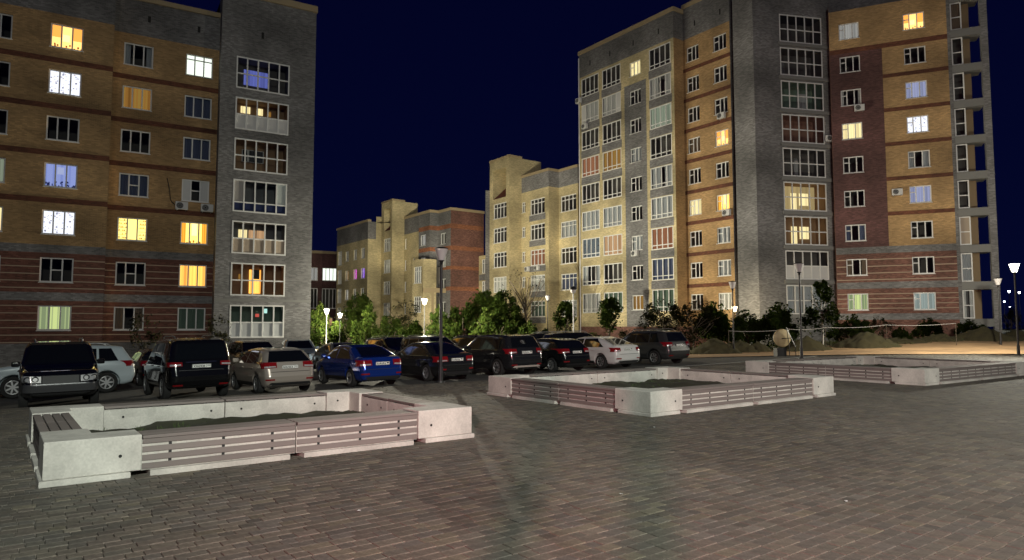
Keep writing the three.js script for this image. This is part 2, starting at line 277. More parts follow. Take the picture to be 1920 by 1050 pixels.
// STYLE: column boundaries (fractions) and, for each column, its transoms (fraction of height)
const STYLE = {
  tri: { c: [0, 0.333, 0.667, 1], t: [[], [], []] },
  trimid: { c: [0, 0.333, 0.667, 1], t: [[], [0.5], []] },
  tritop: { c: [0, 0.333, 0.667, 1], t: [[0.76], [0.76], [0.76]] },
  vent: { c: [0, 0.30, 0.66, 1], t: [[0.64], [], []] },
  duo: { c: [0, 0.5, 1], t: [[], []] },
  ventduo: { c: [0, 0.4, 0.7, 1], t: [[0.62], [], []] },
  five: { c: [0, 0.2, 0.4, 0.6, 0.8, 1], t: [[0.47], [0.47], [0.47], [0.47], [0.47]] },
  fivelow: { c: [0, 0.2, 0.4, 0.6, 0.8, 1], t: [[0.3], [0.3], [0.3], [0.3], [0.3]] },
  four: { c: [0, 0.25, 0.5, 0.75, 1], t: [[0.2], [0.2], [0.2], [0.2]] },
  fourtop: { c: [0, 0.25, 0.5, 0.75, 1], t: [[0.72], [0.72], [0.72], [0.72]] },
  fourplain: { c: [0, 0.25, 0.5, 0.75, 1], t: [[], [], [], []] },
  two: { c: [0, 0.5, 1], t: [[0.7], [0.7]] },
  one: { c: [0, 1], t: [[]] },
  door: { c: [0, 1], t: [[0.46]] },
};
function frameGeo(style, w, h, fw) {
  return cached(`fr${style}${w.toFixed(2)},${h.toFixed(2)}`, () => {
    const S = STYLE[style], q = new QB(), d = 0.07;
    q.box(0, w, 0, fw, 0, d); q.box(0, w, h - fw, h, 0, d); q.box(0, fw, fw, h - fw, 0, d); q.box(w - fw, w, fw, h - fw, 0, d);
    for (let i = 0; i < S.c.length - 1; i++) {
      const x0 = i === 0 ? fw : S.c[i] * w + fw * 0.5, x1 = i === S.c.length - 2 ? w - fw : S.c[i + 1] * w - fw * 0.5;
      if (i < S.c.length - 2) q.box(x1, x1 + fw, fw, h - fw, 0.004, d - 0.004);
      for (const t of S.t[i]) q.box(x0, x1, t * h - fw * 0.45, t * h + fw * 0.45, 0.008, d - 0.008);
    }
    return q.geo();
  });
}
/* spec: {u0,u1,h0,h1,style, lit?, curtain?, room?, depth?, panel? (material of the lower row), sill?} */
function makeWindow(B, frameM, s) {
  const w = s.u1 - s.u0, h = s.h1 - s.h0, fw = s.fw ? s.fw * 1.15 : 0.085, S = STYLE[s.style];
  const win = mesh('window', frameGeo(s.style, w, h, fw), M.frame, B);
  win.applyMatrix4(frameM.clone().multiply(new THREE.Matrix4().makeTranslation(s.u0, s.h0, s.proud ? -0.06 : -0.17)));
  for (let i = 0; i < S.c.length - 1; i++) {
    const x0 = S.c[i] * w + fw * 0.3, x1 = S.c[i + 1] * w - fw * 0.3, cut = s.panel && S.t[i].length ? S.t[i][0] * h : 0;
    const p = mesh('pane', planeGeo(x1 - x0, h - fw - Math.max(cut, fw / 2)), s.panes && s.panes[i] ? s.panes[i] : M.glass, win); p.position.set(x0, Math.max(cut, fw / 2), 0.03);
    if (cut) { const q = mesh('panel', planeGeo(x1 - x0, cut - fw / 2), s.panel, win); q.position.set(x0, fw / 2, 0.035); }
  }
  if (s.sill !== false) mesh('sill', cached('sill' + w.toFixed(2), () => boxGeo(-0.04, w + 0.04, -0.045, -0.005, -0.02, s.proud ? 0.16 : 0.24)), M.frame, win);
  const depth = s.depth || 2.6;
  const room = mesh('room', roomGeo(w - 0.004, h - 0.004, depth), s.room || (s.lit ? M.room : M.roomdark), win); room.position.set(0.002, 0.002, -0.012);
  if (s.lit) { // a drawn blind or curtain lit from behind, sometimes left partly open
    const m = LIT[s.lit], c = mesh('curtain', foldGeo(w - 0.03, h - 0.03), m, win); c.position.set(0.015, 0.015, -0.16);
  } else if (s.curtain) {
    const open = s.open || 0; const cm = CURT[s.curtain];
    if (open <= 0) { const c = mesh('curtain', foldGeo(w - 0.03, h - 0.03), cm, win); c.position.set(0.015, 0.015, -0.16); }
    else { const cw = (w - 0.03) * (1 - open) / 2; for (const x of [0.015, w - 0.015 - cw]) { const c = mesh('curtain', foldGeo(cw, h - 0.03), cm, win); c.position.set(x, 0.015, -0.16); } }
  }
  for (const it of s.inner || []) { // things inside a glazed balcony: [x0,x1,y0,y1,z,material,name]
    const m = mesh(it[6] || 'inner_window', planeGeo((it[1] - it[0]) * w, (it[3] - it[2]) * h), it[5], win); m.position.set(it[0] * w, it[2] * h, -depth * it[4]);
  }
  return win;
}
/* wall between two plan points (X, Z); zones are patches of one material with real holes for the windows */
function wall(B, P0, P1, zones, wins = [], opt = {}) {
  const dx = P1[0] - P0[0], dz = P1[1] - P0[1], L = Math.hypot(dx, dz);
  const fm = new THREE.Matrix4().makeTranslation(P0[0], 0, P0[1]).multiply(new THREE.Matrix4().makeRotationY(Math.atan2(-dz, dx)));
  const by = new Map();
  const holes = wins.concat(opt.holes || []);
  for (const z of zones) {
    const u0 = z.u0 ?? 0, u1 = z.u1 ?? L, zz = z.dz || 0; const e = { q: new QB(), mat: z.mat, name: z.name || 'wall' }; by.set(z, e);
    const q = e.q, us = new Set([u0, u1]), hs = new Set([z.h0, z.h1]);
    const hh = holes.filter(w => w.u1 > u0 && w.u0 < u1 && w.h1 > z.h0 && w.h0 < z.h1);
    for (const w of hh) { for (const v of [w.u0, w.u1]) if (v > u0 && v < u1) us.add(v); for (const v of [w.h0, w.h1]) if (v > z.h0 && v < z.h1) hs.add(v); }
    const U = [...us].sort((a, b) => a - b), V = [...hs].sort((a, b) => a - b);
    for (let j = 0; j < V.length - 1; j++) {
      let run = null;
      const flush = end => { if (run !== null) { q.quad([run, V[j], zz], [end, V[j], zz], [end, V[j + 1], zz], [run, V[j + 1], zz], [run + P0[0], V[j]], [end + P0[0], V[j]], [end + P0[0], V[j + 1]], [run + P0[0], V[j + 1]]); run = null; } };
      for (let i = 0; i < U.length - 1; i++) {
        const cu = (U[i] + U[i + 1]) / 2, cv = (V[j] + V[j + 1]) / 2, hole = hh.some(w => cu > w.u0 && cu < w.u1 && cv > w.h0 && cv < w.h1);
        if (hole) flush(U[i]); else if (run === null) run = U[i];
      }
      flush(U[U.length - 1]);
    }
    if (zz > 0) { q.quad([u0, z.h1, zz], [u1, z.h1, zz], [u1, z.h1, 0], [u0, z.h1, 0]); q.quad([u0, z.h0, 0], [u1, z.h0, 0], [u1, z.h0, zz], [u0, z.h0, zz]); q.quad([u0, z.h0, 0], [u0, z.h0, zz], [u0, z.h1, zz], [u0, z.h1, 0]); q.quad([u1, z.h0, zz], [u1, z.h0, 0], [u1, z.h1, 0], [u1, z.h1, zz]); }
    for (const w of hh) { // reveals belong to the zone around the middle of the opening
      const cu = (w.u0 + w.u1) / 2, cv = (w.h0 + w.h1) / 2; if (!(cu >= u0 && cu < u1 && cv >= z.h0 && cv < z.h1)) continue; const d = w.reveal || 0.19;
      q.quad([w.u0, w.h0, zz], [w.u0, w.h0, -d], [w.u0, w.h1, -d], [w.u0, w.h1, zz]); q.quad([w.u1, w.h0, -d], [w.u1, w.h0, zz], [w.u1, w.h1, zz], [w.u1, w.h1, -d]);
      q.quad([w.u0, w.h1, -d], [w.u1, w.h1, -d], [w.u1, w.h1, zz], [w.u0, w.h1, zz]); q.quad([w.u0, w.h0, zz], [w.u1, w.h0, zz], [w.u1, w.h0, -d], [w.u0, w.h0, -d]);
    }
  }
  for (const e of by.values()) { const mat = e.mat; if (!e.q.p.length) continue; const g = e.q.geo(); g.applyMatrix4(fm); mesh(e.name, g, mat, B); }
  for (const w of wins) makeWindow(B, fm, w);
  return fm;
}
function inWallEach(fm, name, q, mat, B) { // every box of a builder becomes a part of its own
  for (let i = 0; i < q.p.length / 108; i++) { const r = new QB(); r.p = q.p.slice(i * 108, i * 108 + 108); r.n = q.n.slice(i * 108, i * 108 + 108); r.t = q.t.slice(i * 72, i * 72 + 72); inWall(fm, name, r.geo(), mat, B); }
}
function inWall(fm, name, geo, mat, B) { const m = mesh(name, geo, mat, B); m.applyMatrix4(fm); return m; }
function capGeo(pts, y, t, over) { // parapet coping along plan points
  const q = [];
  for (let i = 0; i < pts.length - 1; i++) { const [x0, z0] = pts[i], [x1, z1] = pts[i + 1], L = Math.hypot(x1 - x0, z1 - z0), g = boxGeo(-over * 0.5, L + over * 0.5, y + i * 0.003, y + t + i * 0.003, -0.45, over); g.applyMatrix4(new THREE.Matrix4().makeTranslation(x0, 0, z0).multiply(new THREE.Matrix4().makeRotationY(Math.atan2(-(z1 - z0), x1 - x0)))); q.push(g); }
  return merge(q);
}
function roofGeo(pts, y) { const s = new THREE.Shape(pts.map(([x, z]) => new THREE.Vector2(x, -z))); return new THREE.ShapeGeometry(s).rotateX(-Math.PI / 2).translate(0, y, 0); }
const off = (P, d, n, u, w) => [P[0] + d[0] * u + n[0] * w, P[1] + d[1] * u + n[1] * w];
function acUnit(label, fm, u, h, group) {
  const g = thing('air_conditioner', label, 'air conditioner', [0, 0, 0], 0, group); g.applyMatrix4(fm.clone().multiply(new THREE.Matrix4().makeTranslation(u, h, 0.1)));
  mesh('case', cached('accase', () => new RoundedBoxGeometry(0.82, 0.56, 0.3, 2, 0.03).translate(0, 0, 0.18)), M.panelwhite, g);
  mesh('fan_grille', cached('acfan', () => new THREE.CylinderGeometry(0.22, 0.22, 0.02, 24).rotateX(Math.PI / 2).translate(-0.12, 0, 0.335)), M.black, g);
  mesh('fan_guard', cached('acguard', () => merge([0.07, 0.13, 0.19].map(r => new THREE.TorusGeometry(r, 0.006, 4, 24).translate(-0.12, 0, 0.35)))), M.panelwhite, g);
  mesh('bracket', cached('acbr', () => merge([boxGeo(-0.3, -0.26, -0.33, -0.29, -0.1, 0.34), boxGeo(0.26, 0.3, -0.33, -0.29, -0.1, 0.34)])), M.steel, g);
  return g;
}

/* ---------------------------------------------------------------- left block: yellow upper brick, striped red base, grey balcony tower */
{
  const B = thing('apartment_block', 'yellow and grey brick apartment block with red striped base behind the off-road car', 'building');
  const d = [0.8572, -0.515], n = [0.515, 0.8572], GB = -1.35;
  const A1 = [-26.85, -44.87], A0 = off(A1, d, n, -22, 0), B0 = off(A1, d, n, 0, -1), B1 = [-21.5, -49.24], W0 = [-21.10, -48.32], W1 = [-15.28, -51.82];
  const floor = k => 2.17 + 3.06 * (k - 1);
  const striped = (u1, top) => {
    const z = [{ h0: GB, h1: 0.55, mat: M.grey, name: 'plinth' }, { h0: 0.55, h1: 3.25, mat: M.red, name: 'red_brick_wall' }, { h0: 3.25, h1: 3.78, mat: M.grey }, { h0: 3.78, h1: 6.3, mat: M.red }, { h0: 6.3, h1: 6.82, mat: M.grey }, { h0: 6.82, h1: 21.95, mat: M.yellow, name: 'yellow_brick_wall' }, { h0: 21.95, h1: top, mat: M.grey, name: 'grey_brick_wall' }];
    return z;
  };
  const bands = (fm, L, wins) => { // projecting courses, cut at the windows
    const q = new QB(), t = new QB();
    for (let k = 0; k < 4; k++) q.box(0, L, 9.52 + 3.06 * k, 9.86 + 3.06 * k, -0.05, 0.035);
    for (const h of [0.62, 1.08, 1.54, 2.0, 2.46, 2.92, 4.05, 4.5, 4.95, 5.4, 5.85]) {
      let u = 0; for (const w of wins.filter(w => w.h0 < h + 0.03 && w.h1 > h - 0.03).sort((a, b) => a.u0 - b.u0)) { t.box(u, w.u0, h - 0.03, h + 0.03, -0.05, 0.012); u = w.u1; } t.box(u, L, h - 0.03, h + 0.03, -0.05, 0.012);
    }
    inWallEach(fm, 'brown_course', q, M.brown, B); inWallEach(fm, 'pale_course', t, M.tanline, B);
  };
  const win = (u0, k, o = {}) => ({ u0, u1: u0 + 1.8, h0: floor(k) - 0.8, h1: floor(k) + 0.78, style: 'tri', ...o });
  { // section furthest to the left; u measured so that A1 is at 22
    const o = 22 - 7.77, c1 = 4.22 + o, c0 = 0.42 + o, cm = o - 3.6;
    const wins = [win(c1, 7, { lit: 'warm' }), win(c1, 6, { lit: 'white' }), win(c1, 5), win(c1, 4, { lit: 'blue' }), win(c1, 3, { lit: 'white' }), win(c1, 2, { style: 'trimid' }), win(c1, 1, { lit: 'green' }),
      win(c0, 7), win(c0, 6), win(c0, 5), win(c0, 4, { lit: 'dimgreen' }), win(c0, 3, { lit: 'cream' }), win(c0, 2), win(c0, 1, { curtain: 'grey' })];
    for (let k = 1; k < 8; k++) wins.push(win(cm, k, k === 3 ? { lit: 'yellow' } : {}));
    const fm = wall(B, A0, A1, striped(22, 25.2), wins); bands(fm, 22, wins);
  }
  wall(B, A1, B0, [{ h0: GB, h1: 25.2, mat: M.yellow }]);
  {
    const a = 0.62, b = 4.5;
    const wins = [win(a, 7, { curtain: 'grey', open: 0.55 }), win(a, 6, { lit: 'dim' }), win(a, 5), win(a, 4, { style: 'trimid', curtain: 'blue' }), win(a, 3, { lit: 'yellow' }), win(a, 2, { style: 'trimid' }), win(a, 1, { curtain: 'brown', open: 0.3 }),
      win(b, 7, { lit: 'cool', style: 'tritop' }), win(b, 6, { curtain: 'blue' }), win(b, 5, { curtain: 'blue' }), win(b, 4, { style: 'trimid', panes: [M.panelwhite, null, M.panelwhite] }), win(b, 3, { lit: 'yellow2' }), win(b, 2, { lit: 'orange' }),
      win(b, 1, { curtain: 'green', inner: [[0.05, 0.16, 0.35, 0.75, 0.1, LIT.teal, 'string_light'], [0.4, 0.52, 0.3, 0.7, 0.1, LIT.teal, 'string_light'], [0.74, 0.84, 0.5, 0.7, 0.1, LIT.teal, 'string_light']] })];
    const fm = wall(B, B0, B1, striped(7, 24.4), wins); bands(fm, 6.83, wins);
    const g = 'air conditioners on the left block';
    acUnit('white air conditioner under the white panelled window, beside the dark cable', fm, 4.5, floor(4) - 1.22, g); acUnit('white air conditioner under the white panelled window, next to the grey tower', fm, 6.15, floor(4) - 1.24, g);
    inWall(fm, 'cable', tube([[3.55, floor(4) + 0.7, 0.04], [3.72, floor(4) - 0.1, 0.05], [3.85, floor(4) - 0.9, 0.05], [4.1, floor(4) - 1.15, 0.12]], 0.03), M.black, B);
    const vents = new QB(); for (const u of [2.0, 5.2]) vents.box(u, u + 0.18, 23.0, 23.45, -0.1, 0.01); inWallEach(fm, 'vent_slot', vents, M.hole, B);
  }
  wall(B, off(W0, d, n, 0, -1.4), W0, [{ h0: GB, h1: 26.1, mat: M.grey }]);
  { // balcony tower
    const f = k => 3.17 + 3.047 * (k - 1), bal = (k, o) => ({ u0: 1.06, u1: 4.86, h0: f(k) - 2.38, h1: f(k), style: 'five', depth: 1.5, fw: 0.085, proud: true, sill: false, room: M.roomgrey, ...o });
    const dk = M.roomdark;
    const wins = [
      bal(7, { inner: [[0.2, 0.68, 0.34, 0.84, 0.97, lit('#8090ff', 'folds', 0.6), 'inner_window']], room: M.roomdark }),
      bal(6, { panel: M.panelwhite, inner: [[0.16, 0.34, 0.7, 0.92, 0.97, LIT.cream], [0.46, 0.58, 0.7, 0.92, 0.97, LIT.cream], [0.66, 0.74, 0.7, 0.86, 0.97, LIT.dim]], room: M.roomwarm }),
      bal(5, { room: M.roomwarm, inner: [[0.2, 0.62, 0.42, 0.82, 0.97, std([0.5, 0.5, 0.48], 0.6), 'inner_frame'], [0.22, 0.3, 0.44, 0.8, 0.96, M.black], [0.34, 0.44, 0.44, 0.8, 0.96, M.black], [0.48, 0.6, 0.44, 0.8, 0.96, M.black]] }),
      bal(4, { style: 'fivelow', panel: M.panelblue, panes: [M.panelgrey, null, null, null, std([0.5, 0.55, 0.54], 0.5)] }),
      bal(3, { panel: M.panelbeige, room: M.roomgrey, inner: [[0.18, 0.34, 0.5, 0.82, 0.97, LIT.cream], [0.37, 0.5, 0.5, 0.82, 0.97, LIT.peach], [0.52, 0.66, 0.5, 0.82, 0.97, LIT.peach]] }),
      bal(2, { room: M.roomwarm, inner: [[0.4, 0.62, 0.1, 0.85, 0.97, LIT.orange], [0.47, 0.58, 0.55, 0.85, 0.8, M.black, 'hanging_pot'], [0.2, 0.24, 0.5, 0.7, 0.97, LIT.dim]] }),
      bal(1, { panel: std([0.52, 0.54, 0.55], 0.55), room: M.roomgreen, inner: [[0.5, 0.57, 0.64, 0.74, 0.5, lit('#ff7060', 'plain', 0.6), 'red_lamp'], [0.66, 0.72, 0.76, 0.9, 0.5, lit('#c8fff0', 'plain', 1), 'string_light']] }),
    ];
    const fm = wall(B, W0, W1, [{ h0: GB, h1: 26.04, mat: M.grey, name: 'grey_brick_wall' }], wins);
    const q = new QB(); for (const k of [2]) q.box(0, 6.79, 3.42, 3.6, -0.05, 0.03); inWallEach(fm, 'ledge', q, M.slab, B);
    const v = new QB(); v.box(2.75, 2.93, 23.1, 23.6, -0.1, 0.01); inWallEach(fm, 'vent_slot', v, M.hole, B);
  }
  const bk = (P, w) => off(P, d, n, 0, -w);
  wall(B, W1, bk(W1, 14), [{ h0: GB, h1: 26.04, mat: M.grey }]); wall(B, bk(W1, 14), bk(A0, 14), [{ h0: GB, h1: 24.4, mat: M.yellow }]); wall(B, bk(A0, 14), A0, [{ h0: GB, h1: 25.2, mat: M.yellow }]);
  mesh('roof', roofGeo([A0, A1, B0, B1, bk(B1, 13), bk(A0, 14)], 24.2), M.roofing, B); mesh('tower_roof', roofGeo([W0, W1, bk(W1, 14), bk(W0, 14)], 25.8), M.roofing, B);
  mesh('coping', merge([capGeo([A0, A1], 25.2, 0.35, 0.12), capGeo([B0, B1], 24.4, 0.35, 0.12), capGeo([W0, W1], 26.04, 0.5, 0.14)]), M.cap, B);
}

/* ---------------------------------------------------------------- right block, left wing */
const rD = [0.5878, 0.809], rN = [-0.809, 0.5878]; // wing facade: along, outward
{
  const B = thing('apartment_block', 'nine storey yellow brick wing with grey window bays behind the white car', 'building');
  const GB = -1.0, P0 = [7.75, -77.16], L1 = 14.0, P1 = off(P0, rD, rN, L1, 0), S0 = off(P1, rD, rN, 0, -1.42), L2 = 5.5, S1 = off(S0, rD, rN, L2, 0);
  const f = k => 4.2 + 3.08 * (k - 1);
  const stA = { 9: {}, 8: { panes: [M.panelwhite, null, null, null], curtain: 'white' }, 7: {}, 6: { lit: 'peach2' }, 5: {}, 4: { curtain: 'grey' }, 3: { lit: 'lowgrey' }, 2: { curtain: 'grey', open: 0.5 }, 1: { curtain: 'white' } };
  const stB = { 9: {}, 8: { curtain: 'white', panes: [null, null, null, M.panelwhite] }, 7: { inner: [[0.78, 0.98, 0.2, 0.55, 0.9, LIT.cream]] }, 6: { lit: 'dim' }, 5: {}, 4: { curtain: 'grey' }, 3: { lit: 'peach' }, 2: {}, 1: { curtain: 'green' } };
  const stC = { 9: { lit: 'cream' }, 8: {}, 7: {}, 6: { curtain: 'grey' }, 5: {}, 4: {}, 3: { curtain: 'grey' }, 2: {}, 1: { lit: 'dim', style: 'tri' } };
  const stD = { 9: {}, 8: { room: M.roomgrey, curtain: 'white', open: 0.3, inner: [[0.8, 0.92, 0.15, 0.45, 0.5, LIT.cream]] }, 7: { lit: 'dimgreen' }, 6: {}, 5: { curtain: 'grey', open: 0.2 }, 4: { curtain: 'grey' }, 3: { lit: 'peach2' }, 2: { curtain: 'blue' }, 1: { curtain: 'green' } };
  const wins = [];
  for (let k = 1; k <= 9; k++) {
    const big = (u0, u1, st) => wins.push({ u0, u1, h0: f(k) - 1.1, h1: f(k) + 1.08, style: 'four', fw: 0.08, depth: 1.2, proud: true, sill: false, ...st[k] });
    big(0.4, 3.25, stA); big(3.82, 6.66, stB); big(10.78, 13.6, stD);
    wins.push({ u0: 7.95, u1: 9.55, h0: f(k) - 0.9, h1: f(k) + 0.62, style: 'ventduo', ...stC[k] });
  }
  const Z = [{ h0: GB, h1: 1.6, mat: M.redbrown, name: 'plinth' }, { u0: 0, u1: 7.2, h0: 1.6, h1: 30.2, mat: M.yellow2, name: 'yellow_brick_wall' }, { u0: 7.2, u1: 10.3, h0: 1.6, h1: 27.1, mat: M.grey, name: 'grey_brick_wall' }, { u0: 7.2, u1: 10.3, h0: 27.1, h1: 30.2, mat: M.yellow2 }, { u0: 10.3, u1: L1, h0: 1.6, h1: 30.2, mat: M.yellow2 }, { h0: 30.2, h1: 32.9, mat: M.grey }];
  const fm = wall(B, P0, P1, Z, wins);
  { // grey spandrels under the bays
    const q = new QB(); for (let k = 2; k <= 9; k++) for (const [a, b] of [[0.3, 3.35], [3.72, 6.76], [10.68, 13.7]]) { if (k < 6 && a < 5) continue; q.box(a, b, f(k) - 1.95, f(k) - 1.12, -0.05, 0.02); }
    inWallEach(fm, 'grey_spandrel', q, M.grey, B);
    const v = new QB(); for (const u of [1.8, 5.0, 8.5, 12.0]) v.box(u, u + 0.16, 31.2, 31.75, -0.1, 0.01); inWallEach(fm, 'vent_slot', v, M.hole, B);
    inWall(fm, 'drain_pipe', merge([rod([0.1, GB, 0.12], [0.1, 32.5, 0.12], 0.06)]), M.frame, B);
  }
  wall(B, P1, S0, [{ h0: GB, h1: 1.6, mat: M.redbrown }, { h0: 1.6, h1: 30.2, mat: M.yellow, name: 'yellow_brick_wall' }, { h0: 30.2, h1: 32.9, mat: M.grey }]);
  const w2 = [], g2 = k => 4.0 + 3.07 * (k - 1);
  const sA = { 4: { lit: 'cream' }, 6: { curtain: 'brown' }, 3: {} }, sB = { 6: { lit: 'warm' }, 4: { lit: 'yellow2' }, 3: { curtain: 'grey' }, 2: { curtain: 'grey' }, 1: { curtain: 'white' } };
  for (let k = 1; k <= 9; k++) { w2.push({ u0: 0.42, u1: 1.9, h0: g2(k) - 0.78, h1: g2(k) + 0.72, style: 'ventduo', ...(sA[k] || {}) }); w2.push({ u0: 3.62, u1: 5.12, h0: g2(k) - 0.78, h1: g2(k) + 0.72, style: 'ventduo', ...(sB[k] || {}) }); }
  const fm2 = wall(B, S0, S1, [{ h0: GB, h1: 1.6, mat: M.redbrown }, { h0: 1.6, h1: 30.2, mat: M.yellow, name: 'yellow_brick_wall' }, { h0: 30.2, h1: 33.4, mat: M.grey }], w2);
  { const q = new QB(); for (let k = 2; k <= 9; k++) q.box(0, L2, g2(k) - 1.72, g2(k) - 1.36, -0.05, 0.03); inWallEach(fm2, 'brown_course', q, M.brown, B); const v = new QB(); for (const u of [1.4, 4.4]) v.box(u, u + 0.16, 31.2, 31.75, -0.1, 0.01); inWallEach(fm2, 'vent_slot', v, M.hole, B); }
  const bk = (P, w) => off(P, rD, rN, 0, -w);
  wall(B, S1, bk(S1, 12), [{ h0: GB, h1: 33.4, mat: M.grey }]); wall(B, bk(S1, 12), bk(P0, 13.4), [{ h0: GB, h1: 32.9, mat: M.yellow }]); wall(B, bk(P0, 13.4), P0, [{ h0: GB, h1: 32.9, mat: M.yellow }]);
  mesh('roof', roofGeo([P0, P1, S0, S1, bk(S1, 12), bk(P0, 13.4)], 32.6), M.roofing, B);
  mesh('coping', merge([capGeo([P0, P1], 32.9, 0.42, 0.12), capGeo([P1, S0], 32.905, 0.42, 0.12), capGeo([S0, S1], 33.4, 0.42, 0.12)]), M.cap, B);
  const g = 'air conditioners on the right wing';
  acUnit('white air conditioner under the yellow lit window of the recessed bay', fm2, 4.95, g2(4) - 1.1, g); acUnit('white air conditioner under a dark top floor window beside the grey tower', fm2, 4.6, g2(7) - 1.1, g);
  acUnit('white air conditioner below the end bay window, right under the roof', fm, 0.2, f(9) - 1.35, g); acUnit('white air conditioner under the narrow window in the grey strip', fm, 8.7, f(3) - 1.25, g);
  acUnit('white air conditioner between the end bay windows, two floors under the roof', fm, 1.2, f(8) - 1.5, g);
}
/* ---------------------------------------------------------------- right block, grey tower and front wing */
{
  const B = thing('apartment_tower', 'grey balcony tower with brown and yellow brick wing and striped base behind the dirt mounds', 'building');
  const GB = -0.6, T0 = [20.55, -61.85], K = [21.80, -60.14], d4 = [0.978, -0.208], n4 = [0.208, 0.978], E4 = off(K, d4, n4, 7.75, 0), V0 = [29.11, -61.01], d5 = [0.9135, 0.4067], n5 = [-0.4067, 0.9135], V1 = off(V0, d5, n5, 9.18, 0), V2 = off(V0, d5, n5, 12.12, 0);
  wall(B, T0, K, [{ h0: GB, h1: 36, mat: M.grey, name: 'grey_brick_wall' }]);
  {
    const f = k => 5.2 + 3.11 * (k - 1), bal = (k, o) => ({ u0: 2.68, u1: 7.05, h0: f(k) - 2.5, h1: f(k) + 0.1, style: 'five', depth: 1.6, fw: 0.09, proud: true, sill: false, room: M.roomgrey, ...o });
    const iw = (m) => [[0.4, 0.54, 0.12, 0.74, 0.97, m], [0.6, 0.82, 0.3, 0.74, 0.97, m]];
    const wins = [bal(9, { room: M.roomdark }), bal(8, { room: M.roomdark, inner: [[0.1, 0.34, 0.3, 0.7, 0.95, std([0.2, 0.2, 0.2], 0.5), 'inner_frame']] }), bal(7, { inner: [[0.62, 0.84, 0.1, 0.8, 0.95, std([0.45, 0.45, 0.45], 0.6), 'inner_frame']], room: M.roomgreen }), bal(6, { room: M.roomred }), bal(5, { room: M.roomdark, inner: [[0.5, 0.6, 0.05, 0.8, 0.95, std([0.4, 0.4, 0.4], 0.6), 'inner_frame']] }),
      bal(4, { room: M.roomwarm, inner: [[0.02, 0.98, 0.02, 0.98, 0.97, LIT.warmwall, 'inner_wall'], ...iw(LIT.cream).map(a => { a = a.slice(); a[4] = 0.94; return a; })] }), bal(3, { room: M.roomwarm, inner: iw(LIT.cream) }), bal(2, { panel: M.panelwhite, room: M.roomdark }), bal(1, { curtain: 'grey', room: M.roomgrey })];
    const fm = wall(B, K, E4, [{ h0: GB, h1: 36, mat: M.grey, name: 'grey_brick_wall' }], wins);
    for (let k = 1; k <= 9; k++) inWall(fm, 'balcony_slab', boxGeo(2.5, 8.6, f(k) - 2.86, f(k) - 2.56, -0.3, 0.16), M.slab, B);
    acUnit('white air conditioner on the slab end between the balconies and the brown wall', fm, 7.35, f(6) - 2.0, 'air conditioners on the tower');
  }
  wall(B, E4, V0, [{ h0: GB, h1: 31, mat: M.redbrown }]);
  {
    const f = k => 3.8 + 3.078 * (k - 1), w = [];
    const sA = { 9: { lit: 'grey' }, 6: { lit: 'cream' }, 1: { lit: 'green' }, 2: { curtain: 'brown', open: 0.5 }, 7: { curtain: 'white', open: 0.7 }, 3: { curtain: 'blue', open: 0.4 } }, sB = { 9: { lit: 'warm' }, 7: { lit: 'blue2' }, 6: { lit: 'white' }, 5: { curtain: 'grey', open: 0.4 }, 4: { lit: lit('#5c74e0', 'folds', 0.3) ? 'blue2' : 'blue2' }, 1: { lit: 'cyan' } };
    for (let k = 1; k <= 9; k++) { w.push({ u0: 0.8, u1: 2.45, h0: f(k) - 0.76, h1: f(k) + 0.72, style: 'vent', ...(sA[k] || {}) }); w.push({ u0: 5.9, u1: 7.55, h0: f(k) - 0.76, h1: f(k) + 0.72, style: 'vent', ...(sB[k] || {}) }); }
    const Z = [{ h0: GB, h1: 2.2, mat: M.redbrown, name: 'plinth' }, { h0: 2.2, h1: 2.75, mat: M.grey, name: 'grey_brick_wall' }, { h0: 2.75, h1: 4.93, mat: M.redbrown }, { h0: 4.93, h1: 5.5, mat: M.grey }, { h0: 5.5, h1: 8.03, mat: M.redbrown }, { h0: 8.03, h1: 8.62, mat: M.grey },
      { u0: 0, u1: 4.2, h0: 8.62, h1: 26.4, mat: M.darkred, name: 'dark_brick_wall' }, { u0: 4.2, u1: 9.18, h0: 8.62, h1: 26.4, mat: M.yellow, name: 'yellow_brick_wall' }, { h0: 26.4, h1: 30.4, mat: M.yellow }];
    const fm = wall(B, V0, V1, Z, w);
    const q = new QB(), t = new QB(); q.box(0, 9.18, 26.36, 26.78, -0.05, 0.03); for (let k = 4; k <= 8; k++) q.box(4.2, 9.18, f(k) - 1.74, f(k) - 1.4, -0.05, 0.03);
    for (const h of [3.2, 3.62, 4.04, 4.46, 5.72, 6.3, 6.9, 7.5]) { let u = 0; for (const x of w.filter(x => x.h0 < h + 0.03 && x.h1 > h - 0.03).sort((a, b) => a.u0 - b.u0)) { t.box(u, x.u0, h - 0.035, h + 0.035, -0.05, 0.012); u = x.u1; } t.box(u, 9.18, h - 0.035, h + 0.035, -0.05, 0.012); }
    inWallEach(fm, 'brown_course', q, M.brown, B); inWallEach(fm, 'pale_course', t, M.tanline, B);
    acUnit('white air conditioner hung under the open window of the dark brick wall', fm, 2.25, f(7) - 1.15, 'air conditioners on the tower');
    acUnit('white air conditioner on the bare yellow wall beside the blue window', fm, 4.95, f(4) + 0.25, 'air conditioners on the tower');
    // grey wall set back above the yellow top storey
    inWall(fm, 'setback_wall', boxGeo(-0.3, 9.4, 30.2, 36, -4, -1.2), M.grey, B);
  }
